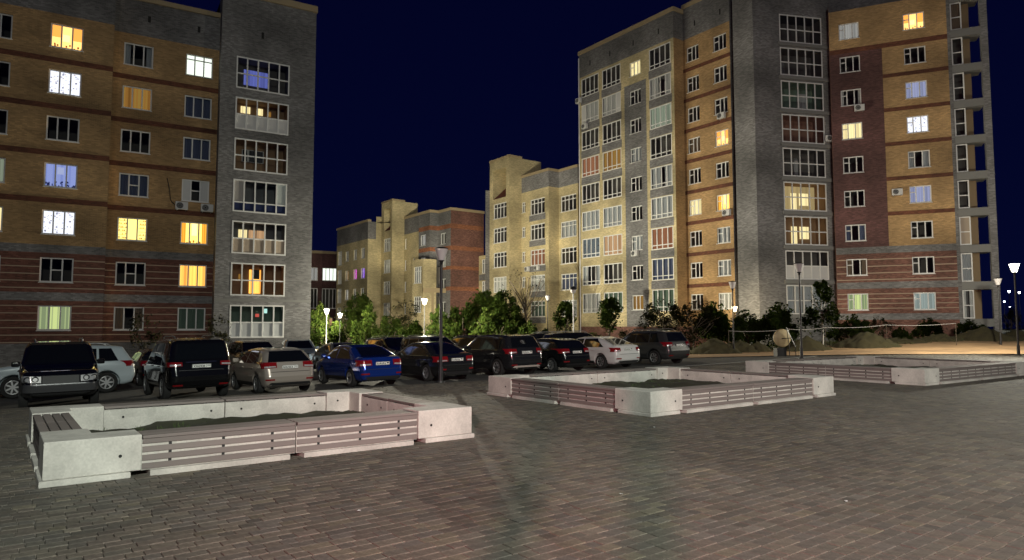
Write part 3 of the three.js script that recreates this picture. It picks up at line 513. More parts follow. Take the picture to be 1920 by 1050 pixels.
  { // loggia stack, open at its end: floor slabs between the wing and a slim end pier
    const Lw = 2.94, f = k => 3.45 + 3.1 * (k - 1), D = 1.7;
    const fm = new THREE.Matrix4().makeTranslation(V1[0], 0, V1[1]).multiply(new THREE.Matrix4().makeRotationY(Math.atan2(-d5[1], d5[0])));
    inWall(fm, 'corner_pier', boxGeo(0.003, 0.25, GB, 33, -D - 0.4, 0.02), M.grey, B); inWall(fm, 'end_pier', boxGeo(2.42, 2.92, GB, 33, -0.5, 0.02), M.grey, B);
    for (let k = 1; k <= 10; k++) inWall(fm, 'loggia_slab', boxGeo(0.25, k === 1 ? 2.42 : 2.42, f(k) - 1.85, f(k) - 1.2, -D, 0.0), M.slab, B);
    const w = []; for (let k = 1; k <= 9; k++) w.push({ u0: 0.3, u1: 1.12, h0: f(k) - 1.18, h1: f(k) + 1.22, style: k === 1 ? 'door' : 'door', fw: 0.08, depth: 1.0, sill: false, ...(k === 3 ? { panes: [M.panelbeige] } : k === 1 ? { curtain: 'white', open: 0.3, room: M.roomgrey } : k === 9 ? { curtain: 'brown', room: M.roomwarm } : k === 2 ? { curtain: 'grey' } : {}) });
    for (const s of w) makeWindow(B, fm.clone().multiply(new THREE.Matrix4().makeTranslation(0, 0, -0.05)), s);
    inWall(fm, 'loggia_wall', boxGeo(1.14, 1.78, GB, 33, -D, -0.9), M.tanwall, B);
  }
  const bk = (P, d) => [P[0] + 3, P[1] - d];
  wall(B, V1, [V1[0] + 2.0, V1[1] - 12], [{ h0: GB, h1: 31, mat: M.yellow }]); wall(B, [V1[0] + 2.0, V1[1] - 12], [T0[0] + 6, T0[1] - 12], [{ h0: GB, h1: 34, mat: M.yellow }]);
  mesh('roof', roofGeo([T0, K, E4, V0, V1, [V1[0] + 2, V1[1] - 12], [T0[0] + 6, T0[1] - 12]], 30.1), M.roofing, B);
}
/* ---------------------------------------------------------------- five storey buildings in the courtyard */
const fl5 = k => 4.0 + 3.1 * (k - 1);
{
  const B = thing('apartment_house', 'five storey pale yellow house with open topped stair tower beside the nine storey wing', 'building');
  const GB = -1.4, a0 = [5.60, -80.94], a1 = [7.62, -78.16], b0 = [1.19, -84.36], b1 = [4.34, -80.03], c0 = [-2.86, -86.75], c1 = [-0.33, -83.26], e0 = [-3.39, -86.36];
  const Y = (top, g = true) => [{ h0: GB, h1: g ? 18.2 : top, mat: M.yellow2, name: 'yellow_brick_wall' }].concat(g ? [{ h0: 18.2, h1: top, mat: M.grey, name: 'grey_brick_wall' }] : []);
  const W = (u0, u1, k, o = {}) => ({ u0, u1, h0: fl5(k) - 1.25, h1: fl5(k) + 0.68, style: 'fourtop', fw: 0.09, ...o });
  const one = [[1, { curtain: 'white' }], [2, { curtain: 'blue' }], [3, {}], [4, { curtain: 'grey' }], [5, {}]];
  const fa = wall(B, a0, a1, Y(20.1), one.map(([k, o]) => W(0.33, 3.15, k, o)));
  wall(B, b1, a0, Y(20.1));
  const wb = []; for (let k = 1; k <= 5; k++) { wb.push(W(1.75, 4.6, k, { ...(k === 3 ? { lit: 'peach2' } : k === 2 ? { curtain: 'white' } : k === 1 ? { curtain: 'green' } : {}) })); wb.push({ u0: 0.05, u1: 0.8, h0: fl5(k) - 0.7, h1: fl5(k) + 0.62, style: 'two', ...(k === 3 ? { lit: 'dim' } : {}) }); }
  const fb = wall(B, b0, b1, Y(20.1), wb); { const q = new QB(); for (let k = 1; k <= 5; k++) q.box(1.6, 4.75, fl5(k) - 2.0, fl5(k) - 1.28, -0.05, 0.02); inWallEach(fb, 'grey_spandrel', q, M.grey, B); }
  wall(B, c1, off(c1, rD, rN, 0, -5), Y(22.6, false)); wall(B, off(c0, rD, rN, 0, -5), c0, Y(22.6, false));
  const wc = []; for (let k = 1; k <= 5; k++) wc.push(W(0.83, 3.72, k, { ...(k === 2 ? { curtain: 'white' } : k === 1 ? { lit: 'lowgrey' } : {}) }));
  const fc = wall(B, c0, c1, Y(22.6, false), wc, { holes: [{ u0: 0.75, u1: 3.6, h0: 17.7, h1: 21.4, reveal: 2.4 }] });
  inWall(fc, 'niche_roof', (() => { const q = new QB(); q.quad([0.76, 17.72, -0.05], [3.59, 17.72, -0.05], [3.59, 19.7, -2.3], [0.76, 19.7, -2.3]); return q.geo(); })(), std([0.16, 0.03, 0.03], 0.8), B);
  inWall(fc, 'niche_back', boxGeo(0.7, 3.65, 17.6, 21.5, -2.6, -2.4), M.yellow2, B);
  wall(B, e0, c0, [{ h0: GB, h1: 19, mat: M.grey }]);
  const bk = (P, w) => off(P, rD, rN, 0, -w);
  wall(B, a1, bk(a1, 10), Y(20.1)); wall(B, bk(c0, 12), c0, Y(20.1)); wall(B, bk(a1, 10), bk(c0, 12), Y(20.1));
  mesh('roof', merge([roofGeo([b0, b1, a0, a1, bk(a1, 10), bk(b0, 12)], 20.0), roofGeo([c0, c1, bk(c1, 5), bk(c0, 5)], 22.6)]), M.roofing, B);
  mesh('coping', merge([capGeo([a0, a1], 20.1, 0.3, 0.1), capGeo([b1, a0], 20.104, 0.3, 0.1), capGeo([b0, b1], 20.1, 0.3, 0.1), capGeo([c0, c1, b0], 22.6, 0.25, 0.08)]), M.cap, B);
  acUnit('white air conditioner under the peach lit window, nearer the stair tower', fb, 1.5, fl5(3) - 1.6, 'air conditioners on the five storey house'); acUnit('white air conditioner under the peach lit window, further from the stair tower', fb, 3.4, fl5(3) - 1.6, 'air conditioners on the five storey house');
  // low annex and open frame porch to the left of the stair tower
  const f0 = [-1.89, -87.45], f1 = [-4.43, -90.95], g1 = [-6.49, -93.78];
  wall(B, f1, f0, [{ h0: GB, h1: 11, mat: M.yellow2, name: 'annex_wall' }], [{ u0: 0.67, u1: 2.7, h0: 8.6, h1: 10.5, style: 'fourtop', fw: 0.08, curtain: 'grey' }, { u0: 0.67, u1: 2.7, h0: 5.6, h1: 7.6, style: 'fourtop', fw: 0.08, curtain: 'white' }]);
  wall(B, bk(f1, 4), f1, [{ h0: GB, h1: 11, mat: M.yellow2 }]); mesh('annex_roof', roofGeo([f1, f0, bk(f0, 4), bk(f1, 4)], 10.95), M.roofing, B);
  wall(B, f1, f0, [{ u0: 0.1, u1: 3.4, h0: 7.7, h1: 8.5, mat: M.grey, dz: 0.02 }]);
  const fg = new THREE.Matrix4().makeTranslation(g1[0], 0, g1[1]).multiply(new THREE.Matrix4().makeRotationY(Math.atan2(-(f1[1] - g1[1]), f1[0] - g1[0])));
  inWallEach(fg, 'porch_frame', new QB().box(0, 0.45, GB, 8.1, -0.5, 0).box(0.45, 3.4, 7.55, 8.1, -0.5, -0.003).box(0.45, 3.4, 3.5, 4.2, -0.5, -0.003), M.cap, B);
}
{
  const B = thing('apartment_house', 'five storey courtyard house with red brick end wall and orange bands', 'building');
  const GB = -1.6, R = [[-7.99, -88.42], [-3.81, -91.46]], h0 = [-9.87, -91.01], i1 = [-10.93, -90.24], i0 = [-12.76, -92.77], k0 = [-15.28, -96.24], t1 = [-16.83, -95.12], t0 = [-18.86, -97.92], u0 = [-19.53, -97.44], v1 = [-20.53, -96.71], v0 = [-27.37, -106.12];
  const fl = k => 1.0 + 3.05 * k; const top = 16.8;
  const ob = [[14.45, 15.05], [11.6, 12.15], [9.05, 9.5], [6.3, 6.8]];
  const banded = (m) => { const z = []; let h = GB; for (const [a, b] of ob.slice().reverse()) { z.push({ h0: h, h1: a, mat: m, name: m === M.redbrown ? 'red_brick_wall' : 'grey_brick_wall' }); z.push({ h0: a, h1: b, mat: M.orange, name: 'orange_band' }); h = b; } z.push({ h0: h, h1: top, mat: m }); return z; };
  wall(B, R[0], R[1], banded(M.redbrown));
  const sw = (a, b, k, o = {}) => ({ u0: a, u1: b, h0: fl(k) - 0.7, h1: fl(k) + 0.8, style: 'duo', ...o });
  wall(B, h0, R[0], banded(M.grey), [1, 2, 3, 4].map(k => sw(0.56, 1.96, k, k === 3 ? { curtain: 'white' } : {})));
  wall(B, i1, h0, banded(M.grey));
  wall(B, i0, i1, banded(M.grey), [1, 2, 3, 4].map(k => sw(0.5, 1.95, k, k > 2 ? { lit: 'grey' } : {})));
  const Yz = [{ h0: GB, h1: 14.6, mat: M.yellow2, name: 'yellow_brick_wall' }, { h0: 14.6, h1: top, mat: M.grey }];
  wall(B, k0, i0, Yz, [1, 2, 3, 4].map(k => sw(0.15, 0.75, k, { style: 'one', ...(k === 4 ? { lit: 'cream' } : k === 3 ? { lit: 'dim' } : {}) })).concat([{ u0: 2.6, u1: 3.2, h0: fl(3) - 0.8, h1: fl(3) + 0.9, style: 'one', lit: 'dim' }]));
  wall(B, t1, off(t1, rD, rN, 0, -4), [{ h0: GB, h1: 19.3, mat: M.yellow2, name: 'yellow_brick_wall' }]); wall(B, off(t0, rD, rN, 0, -4), t0, [{ h0: 15, h1: 19.3, mat: M.yellow2 }]);
  const wt = []; for (let k = 0; k <= 4; k++) wt.push({ u0: 0.88, u1: 3.05, h0: fl(k) - 1.0, h1: fl(k) + 0.9, style: 'fourtop', fw: 0.09, ...(k === 0 ? { lit: 'grey' } : k % 2 ? { curtain: 'white' } : {}) });
  const ft = wall(B, t0, t1, [{ h0: GB, h1: 19.3, mat: M.yellow2, name: 'yellow_brick_wall' }], wt, { holes: [{ u0: 0.8, u1: 2.9, h0: 15.2, h1: 18.4, reveal: 2 }] });
  inWall(ft, 'niche_roof', (() => { const q = new QB(); q.quad([0.81, 15.22, -0.05], [2.89, 15.22, -0.05], [2.89, 16.9, -1.9], [0.81, 16.9, -1.9]); return q.geo(); })(), std([0.16, 0.03, 0.03], 0.8), B);
  inWall(ft, 'niche_back', boxGeo(0.75, 2.95, 15.1, 18.5, -2.2, -2.0), M.yellow2, B);
  wall(B, u0, t0, [{ h0: GB, h1: 17.4, mat: M.yellow2 }]); wall(B, v1, u0, [{ h0: GB, h1: 14.1, mat: M.yellow2 }, { h0: 14.1, h1: 16.6, mat: M.grey }]);
  const wv = []; for (let k = 1; k <= 4; k++) { const h = 0.6 + 2.9 * k, W = (a, b, o = {}) => wv.push({ u0: a, u1: b, h0: h - 0.8, h1: h + 0.75, style: 'duo', ...o }); W(3.5, 4.8, k === 3 ? { lit: 'dim' } : k === 2 ? { lit: 'grey' } : {}); W(6.58, 7.8, k === 3 ? { lit: 'pink' } : {}); W(9.3, 10.6, k === 3 ? { lit: 'violet' } : k === 4 ? {} : {}); wv.push({ u0: 0.45, u1: 2.1, h0: h - 1.2, h1: h + 1, style: 'fourtop', fw: 0.08, ...(k === 1 ? { curtain: 'white' } : {}) }); }
  wall(B, v0, v1, [{ h0: GB, h1: 14.1, mat: M.yellow2, name: 'yellow_brick_wall' }, { h0: 14.1, h1: 16.6, mat: M.grey, name: 'grey_brick_wall' }], wv);
  // balcony bay that juts out in front of the grey section, above an entrance frame
  const bay = [-13.2, -89.9], bay1 = off(bay, rD, rN, 3.1, 0), bkb = (P, w) => off(P, rD, rN, 0, -w);
  wall(B, bay, bay1, [{ h0: 5.4, h1: 10.3, mat: M.yellow2, name: 'bay_wall' }, { h0: GB, h1: 5.4, mat: M.yellow2 }], [{ u0: 0.5, u1: 2.6, h0: 7.2, h1: 9.4, style: 'fourtop', fw: 0.08, curtain: 'grey' }, { u0: 0.5, u1: 2.6, h0: 3.4, h1: 5.5, style: 'fourtop', fw: 0.08 }]);
  wall(B, bay1, bkb(bay1, 1.9), [{ h0: GB, h1: 10.3, mat: M.yellow2 }]); wall(B, bkb(bay, 1.9), bay, [{ h0: GB, h1: 10.3, mat: M.yellow2 }]); mesh('bay_roof', roofGeo([bay, bay1, bkb(bay1, 1.9), bkb(bay, 1.9)], 10.3), M.roofing, B);
  { const fg = new THREE.Matrix4().makeTranslation(bay1[0], 0, bay1[1]).multiply(new THREE.Matrix4().makeRotationY(Math.atan2(rN[1], -rN[0]))); inWallEach(fg, 'entrance_frame', new QB().box(1.2, 1.55, GB, 6.6, -0.4, 0.02).box(0, 4.2, 6.0, 6.6, -0.42, 0.03).box(3.9, 4.2, GB, 6.0, -0.4, 0.02), M.cap, B); }
  const bk = bkb;
  wall(B, R[1], bk(v0, 12), [{ h0: GB, h1: 16.8, mat: M.grey }]); wall(B, bk(v0, 12), v0, [{ h0: GB, h1: 16.6, mat: M.yellow2 }]);
  mesh('roof', roofGeo([v0, v1, u0, k0, i0, i1, h0, R[0], R[1], bk(v0, 12)], 16.5), M.roofing, B); mesh('tower_roof', roofGeo([t0, t1, bk(t1, 4), bk(t0, 4)], 19.3), M.roofing, B);
  mesh('coping', merge([capGeo([k0, i0, i1], 16.8, 0.35, 0.1), capGeo([h0, R[0], R[1]], 16.8, 0.35, 0.1), capGeo([v0, v1], 16.6, 0.3, 0.1), capGeo([t0, t1, k0], 19.3, 0.25, 0.08), capGeo([i1, h0], 16.83, 0.34, 0.08)]), M.cap, B);
}
{ // dark red building far behind the gap between the left block and the courtyard house
  const B = thing('brick_building', 'dark red brick building with a strip of white lit windows far behind the street lamps', 'building');
  const P0 = [-42, -122], P1 = [-28.6, -128], w = [];
  for (let i = 0; i < 4; i++) { const u = 1.0 + i * 3.4; w.push({ u0: u, u1: u + 2.6, h0: 10.0, h1: 12.4, style: 'fourplain', fw: 0.1, lit: i % 2 ? 'grey' : 'cool' }); w.push({ u0: u, u1: u + 2.6, h0: 4.9, h1: 8.6, style: 'fourplain', fw: 0.12 }); w.push({ u0: u + 0.4, u1: u + 2.0, h0: 1.2, h1: 3.2, style: 'duo', ...(i === 2 ? { lit: 'peach' } : {}) }); }
  wall(B, P0, P1, [{ h0: -1.6, h1: 15, mat: M.darkred, name: 'dark_brick_wall' }], w); wall(B, P1, [-20, -140], [{ h0: -1.6, h1: 15, mat: M.darkred }]); wall(B, [-48, -138], P0, [{ h0: -1.6, h1: 15, mat: M.darkred }]);
  mesh('coping', capGeo([P0, P1], 15, 0.5, 0.15), M.cap, B); mesh('roof', roofGeo([P0, P1, [-20, -140], [-48, -138]], 14.9), M.roofing, B);
}

/* ---------------------------------------------------------------- planters with slatted benches */
const boardMats = [0.9, 1, 1.12].map(k => std([0.17 * k, 0.145 * k, 0.135 * k], 0.7));
const soilMat = new THREE.MeshStandardMaterial({ map: soilTex, color: lin(0.35, 0.35, 0.35), roughness: 1 });
const grassMat = new THREE.MeshStandardMaterial({ color: lin(0.06, 0.09, 0.03), roughness: 0.9, side: THREE.DoubleSide });
function planter(label, X, D, az, L, W, tuft) {
  const T = thing('planter', label, 'planter', [X, 0, -D], Math.PI / 2 - az, 'bench planters on the square');
  const e = 0.88, tk = 0.46, H = 0.45;
  const block = cached('cornerblock', () => { const s = new THREE.Shape(); s.moveTo(0, 0); for (const [u, v] of [[e, 0], [e, tk], [tk, tk], [tk, e], [0, e]]) s.lineTo(u, v);
    const g = new THREE.ExtrudeGeometry(s, { depth: H - 0.065 - 0.024, bevelEnabled: true, bevelThickness: 0.012, bevelSize: 0.012, bevelOffset: -0.012, bevelSegments: 2 }); g.rotateX(-Math.PI / 2).translate(0, 0.065 + 0.012, 0); return g; });
  const lipBlock = cached('lipblock', () => { const s = new THREE.Shape(); s.moveTo(-0.03, -0.03); for (const [u, v] of [[e - 0.1, -0.03], [e - 0.1, tk], [tk, tk], [tk, e - 0.1], [-0.03, e - 0.1]]) s.lineTo(u, v); const g = new THREE.ExtrudeGeometry(s, { depth: 0.052, bevelEnabled: true, bevelThickness: 0.006, bevelSize: 0.006, bevelOffset: -0.006, bevelSegments: 1 }); g.rotateX(-Math.PI / 2).translate(0, 0.007, 0); return g; });
  const sides = [[0, 0, 0, L], [L, 0, Math.PI / 2, W], [L, -W, Math.PI, L], [0, -W, -Math.PI / 2, W]];
  for (const [x, z, r, len] of sides) {
    const fm = new THREE.Matrix4().makeTranslation(x, 0, z).multiply(new THREE.Matrix4().makeRotationY(r));
    const add = (name, geo, mat) => { const m = mesh(name, geo, mat, T); m.applyMatrix4(fm); return m; };
    const cb = add('corner_block', block, M.conc); mesh('footing', lipBlock, M.conc, cb);
    const hole = cached('anchorhole', () => new THREE.CylinderGeometry(0.017, 0.017, 0.012, 14).rotateX(Math.PI / 2)); const h1 = mesh('anchor_hole', hole, M.hole, cb); h1.position.set(e - 0.2, 0.24, -0.002);
    const h2 = mesh('anchor_hole', hole, M.hole, cb); h2.position.set(-0.002, 0.24, -(e - 0.2)); h2.rotation.y = Math.PI / 2; const h3 = mesh('anchor_hole', hole, M.hole, cb); h3.position.set(e - 0.2, 0.3, -tk - 0.002);
    const n = 2, pl = (len - 2 * e) / n;
    for (let k = 0; k < n; k++) {
      const u0 = e + k * pl + 0.008, u1 = e + (k + 1) * pl - 0.008, key = pl.toFixed(2);
      const wl = add('wall_block', cached('wb' + key, () => boxGeo(0, u1 - u0, 0.06, 0.388, -0.42, -0.035)), M.conc); wl.position.add(new THREE.Vector3(u0, 0, 0).applyMatrix4(new THREE.Matrix4().extractRotation(fm)));
      mesh('footing', cached('lf' + key, () => boxGeo(0.08, u1 - u0 - 0.08, 0, 0.06, -0.38, 0.03)), M.conc, wl);
      for (const hx of [0.2, (u1 - u0) - 0.25]) { const hm = mesh('anchor_hole', hole, M.hole, wl); hm.position.set(hx, 0.27, -0.422); }
      const wd = u1 - u0;
      for (let j = 0; j < 4; j++) { const y0 = 0.072 + j * 0.0905, b = mesh('bench_board', cached('fb' + key, () => new RoundedBoxGeometry(wd - 0.01, 0.062, 0.012, 1, 0.003).translate(wd / 2, 0.031, 0)), boardMats[(j + k) % 3], wl); b.position.set(0, y0, -0.0265); }
      for (let j = 0; j < 4; j++) { const b = mesh('bench_board', cached('tb' + key, () => new RoundedBoxGeometry(wd - 0.01, 0.034, 0.092, 1, 0.004).translate(wd / 2, 0.017, 0)), boardMats[(j + k + 1) % 3], wl); b.position.set(0, 0.401, -0.052 - j * 0.106); }
      const bt = []; const nb = Math.max(2, Math.round(wd / 0.52)); for (let i = 0; i < nb; i++) { const bx = (i + 0.5) * wd / nb; bt.push(boxGeo(bx - 0.016, bx + 0.016, 0.09, 0.40, -0.034, -0.028)); bt.push(boxGeo(bx - 0.02, bx + 0.02, 0.388, 0.4, -0.41, -0.04)); }
      mesh('batten', merge(bt), M.black, wl);
    }
  }
  const soil = mesh('soil', (() => { const g = new THREE.PlaneGeometry(L - 0.8, W - 0.8, 40, 30).rotateX(-Math.PI / 2).translate(L / 2, 0.13, -W / 2), p = g.attributes.position; for (let i = 0; i < p.count; i++) p.setY(i, 0.13 + 0.09 * (noise.noise(p.getX(i) * 1.5, p.getZ(i) * 1.5, X) + 0.4 * noise.noise(p.getX(i) * 6, p.getZ(i) * 6, X))); g.computeVertexNormals(); return g; })(), soilMat, T);
  const q = new QB(); for (let i = 0; i < tuft; i++) { const cx = rr(0.6, L - 0.6), cz = -rr(0.6, W - 0.6); for (let k = 0; k < 9; k++) { const x = cx + rr(-0.08, 0.08), z = cz + rr(-0.08, 0.08), a = rr(0, 6.28), h = rr(0.0, 0.05), dx = Math.cos(a) * 0.008, dz = Math.sin(a) * 0.008, lx = rr(-0.05, 0.05), lz = rr(-0.05, 0.05); q.quad([x - dx, 0.1, z - dz], [x + dx, 0.1, z + dz], [x + dx * 0.2 + lx, 0.13 + h, z + dz * 0.2 + lz], [x - dx * 0.2 + lx, 0.13 + h, z - dz * 0.2 + lz]); } }
  const gr = mesh('grass', q.geo(), grassMat, T); gr.userData.kind = 'stuff';
  return T;
}
planter('concrete bench planter with slatted sides in front of the off-road car and beige hatchback', -4.72, 6.98, AZ, 5.17, 3.75, 90);
planter('concrete bench planter with slatted sides in front of the white car', 2.48, 12.35, AZ, 6.36, 5.05, 160);
planter('concrete bench planter with slatted sides in front of the sandy road', 11.25, 18.75, AZ + 0.03, 7.3, 5.7, 160);

/* ---------------------------------------------------------------- street lamps */
const lampGlassOff = new THREE.MeshPhysicalMaterial({ color: lin(0.75, 0.72, 0.72), roughness: 0.6, transmission: 0.25, thickness: 0 });
function lamp(label, X, D, h, o = {}) {
  const y = o.y ?? gh(X, D), T = thing(o.name || 'street_lamp', label, 'street lamp', [X, y, -D], 0, o.group);
  const pm = o.white ? M.frame : M.iron, r = o.r || 1;
  mesh('pole', cached('pole' + h + r, () => merge([rod([0, 0, 0], [0, 0.55, 0], 0.075 * r, 0.07 * r, 14), rod([0, 0.55, 0], [0, h - 0.62, 0], 0.05 * r, 0.04 * r, 12), new THREE.CylinderGeometry(0.14 * r, 0.15 * r, 0.05, 16).translate(0, 0.025, 0)])), pm, T);
  const color = o.color || lin(1, 0.94, 0.8);
  if (o.style === 'dome') {
    mesh('lantern', cached('dome', () => merge([new THREE.SphereGeometry(0.26, 20, 10, 0, 6.3, 0, 1.6).translate(0, -0.28, 0), new THREE.CylinderGeometry(0.03, 0.03, 0.34, 8).translate(0, -0.45, 0)]).translate(0, 0, 0)), M.iron, T).position.y = h - 0.05;
    mesh('lamp_glass', cached('domeg', () => new THREE.SphereGeometry(0.2, 16, 10).translate(0, -0.36, 0)), o.on ? new THREE.MeshStandardMaterial({ color: 0, emissive: color, emissiveIntensity: 5 }) : lampGlassOff, T).position.y = h - 0.05;
  } else {
    mesh('lantern_cap', cached('cap', () => new THREE.LatheGeometry([[0, 0.07], [0.14, 0.05], [0.255, 0.01], [0.255, -0.01], [0, -0.01]].map(p => new THREE.Vector2(...p)), 24)), M.iron, T).position.y = h - 0.08;
    mesh('lantern_cup', cached('cup', () => new THREE.LatheGeometry([[0, 0], [0.05, 0], [0.06, 0.1], [0.11, 0.14], [0.115, 0.16], [0, 0.16]].map(p => new THREE.Vector2(...p)), 20)), pm, T).position.y = h - 0.68;
    mesh('lamp_glass', cached('glassf', () => new THREE.CylinderGeometry(0.24, 0.11, 0.42, 24, 1, true).translate(0, 0.21, 0)), o.on ? new THREE.MeshStandardMaterial({ color: 0, emissive: color, emissiveIntensity: o.glow || 6 }) : lampGlassOff, T).position.y = h - 0.52;
  }
  if (o.big) for (const c of T.children) if (c.name !== 'pole') { c.scale.setScalar(o.big); c.position.y -= (o.big - 1) * 0.1; }
  if (o.on) { const P = new THREE.PointLight(color, o.on, 0, 2); P.position.set(X, y + h - 0.3, -D); P.castShadow = true; P.shadow.radius = 6; scene.add(P); }
  return T;
}
const at = (px, D) => (px - 960) / 1280 * D; // bearing from the viewpoint, used while surveying
lamp('dark post lamp with unlit pink tinged lantern beside the black sedan', at(827, 25.2), 25.2, 5.0, { r: 1.25 });
lamp('dark post lamp with unlit lantern beside the round sculpture', at(1500, 35), 35, 4.95, { y: -0.02, r: 1.1 });
lamp('unlit post lamp standing on the verge beside the bright lamp', at(1873, 46), 46, 4.6, { y: 0.33 });
lamp('brightly lit post lamp beside the sandy road', at(1905, 37.6), 37.6, 5.1, { on: 380, y: 0.04, color: lin(1, 0.95, 0.78), glow: 9, r: 1.1 });
lamp('unlit post lamp among the dark bushes before the grey tower', at(1374, 45), 45, 4.8, {});
lamp('short lit lamp behind the dark bushes before the grey tower', at(1377, 57), 57, 3.5, { on: 60, color: lin(1, 0.82, 0.5) });
lamp('white pole lamp with domed head before the nine storey wing', at(1075, 50), 50, 5.1, { style: 'dome', white: true });
lamp('thin dark post lamp before the five storey yellow house', at(1027, 62), 62, 5.1, {});
lamp('lit lamp on white pole between the courtyard bushes', at(796, 55), 55, 4.7, { on: 1250, white: true, color: lin(1, 0.93, 0.72), glow: 8 });
lamp('lit lamp nearest the end of the left block', at(613, 60), 60, 4.3, { on: 520, white: true, color: lin(1, 0.93, 0.7), glow: 8 });
lamp('lit lamp in front of the courtyard house, beyond the low fence', at(638, 66), 66, 4.1, { on: 420, color: lin(1, 0.9, 0.66), glow: 8 });
for (const [px, y, D, s] of [[1893, 547, 150, 'lone'], [1883, 566, 190, 'second'], [1893, 576, 230, 'third'], [1912, 549, 170, 'fourth']]) {
  const h = 1.62 + (612 - y) / 1280 * D; lamp({ lone: 'far lit street lamp just beyond the bright roadside lamp', second: 'tiny far lit street lamp behind the loggias end pier', third: 'tiniest far street lamp low over the far ground', fourth: 'far lit street lamp beside the sandy road bend' }[s], at(px, D), D, h + 0.4, { y: -0.1, on: 260, color: lin(0.95, 0.97, 1), r: 1.4, glow: 12, group: undefined });
}

/* ---------------------------------------------------------------- cars */
function sdPoly(P, x, y) {
  let d = 1e9, s = 1; const n = P.length;
  for (let i = 0, j = n - 1; i < n; j = i, i++) {
    const ex = P[j][0] - P[i][0], ey = P[j][1] - P[i][1], wx = x - P[i][0], wy = y - P[i][1];
    const t = Math.max(0, Math.min(1, (wx * ex + wy * ey) / (ex * ex + ey * ey))), bx = wx - ex * t, by = wy - ey * t; d = Math.min(d, bx * bx + by * by);
    const c1 = y >= P[i][1], c2 = y < P[j][1], c3 = ex * wy > ey * wx; if ((c1 && c2 && c3) || (!c1 && !c2 && !c3)) s = -s;
  }
  return s * Math.sqrt(d);
}
const smax = (a, b, k) => { const h = Math.max(k - Math.abs(a - b), 0) / k; return Math.max(a, b) + h * h * k * 0.25; };
function surfaceNet(f, lo, hi, c) {
  const n = [0, 1, 2].map(i => Math.ceil((hi[i] - lo[i]) / c) + 1), [nx, ny, nz] = n, F = new Float32Array(nx * ny * nz), id = (i, j, k) => (k * ny + j) * nx + i;
  for (let k = 0; k < nz; k++) for (let j = 0; j < ny; j++) for (let i = 0; i < nx; i++) F[id(i, j, k)] = f(lo[0] + i * c, lo[1] + j * c, lo[2] + k * c);
  const V = new Int32Array(nx * ny * nz).fill(-1), P = [], idx = [];
  const E = [[0, 1], [2, 3], [4, 5], [6, 7], [0, 2], [1, 3], [4, 6], [5, 7], [0, 4], [1, 5], [2, 6], [3, 7]];
  for (let k = 0; k < nz - 1; k++) for (let j = 0; j < ny - 1; j++) for (let i = 0; i < nx - 1; i++) {
    const v = []; let m = 0; for (let q = 0; q < 8; q++) { v[q] = F[id(i + (q & 1), j + ((q >> 1) & 1), k + (q >> 2))]; if (v[q] < 0) m |= 1 << q; }
    if (m === 0 || m === 255) continue; let x = 0, y = 0, z = 0, t = 0;
    for (const [a, b] of E) if ((v[a] < 0) !== (v[b] < 0)) { const w = v[a] / (v[a] - v[b]); x += (a & 1) + w * ((b & 1) - (a & 1)); y += ((a >> 1) & 1) + w * (((b >> 1) & 1) - ((a >> 1) & 1)); z += (a >> 2) + w * ((b >> 2) - (a >> 2)); t++; }
    V[id(i, j, k)] = P.length / 3; P.push(lo[0] + (i + x / t) * c, lo[1] + (j + y / t) * c, lo[2] + (k + z / t) * c);
  }
  for (let k = 1; k < nz - 1; k++) for (let j = 1; j < ny - 1; j++) for (let i = 1; i < nx - 1; i++) {
    const a = F[id(i, j, k)] < 0;
    const put = (q, flip) => { if (q.some(v => v < 0)) return; if (flip) idx.push(q[0], q[2], q[1], q[0], q[3], q[2]); else idx.push(q[0], q[1], q[2], q[0], q[2], q[3]); };
    if (i < nx - 1 && a !== (F[id(i + 1, j, k)] < 0)) put([V[id(i, j - 1, k - 1)], V[id(i, j, k - 1)], V[id(i, j, k)], V[id(i, j - 1, k)]], !a);
    if (a !== (F[id(i, j + 1, k)] < 0)) put([V[id(i - 1, j, k - 1)], V[id(i - 1, j, k)], V[id(i, j, k)], V[id(i, j, k - 1)]], !a);
    if (a !== (F[id(i, j, k + 1)] < 0)) put([V[id(i - 1, j - 1, k)], V[id(i, j - 1, k)], V[id(i, j, k)], V[id(i - 1, j, k)]], !a);
  }
  return [P, idx];
}
function grad(f, x, y, z) { const e = 0.004; const g = [f(x + e, y, z) - f(x - e, y, z), f(x, y + e, z) - f(x, y - e, z), f(x, y, z + e) - f(x, y, z - e)], l = Math.hypot(...g) || 1; return [g[0] / l, g[1] / l, g[2] / l, l / (2 * e)]; }
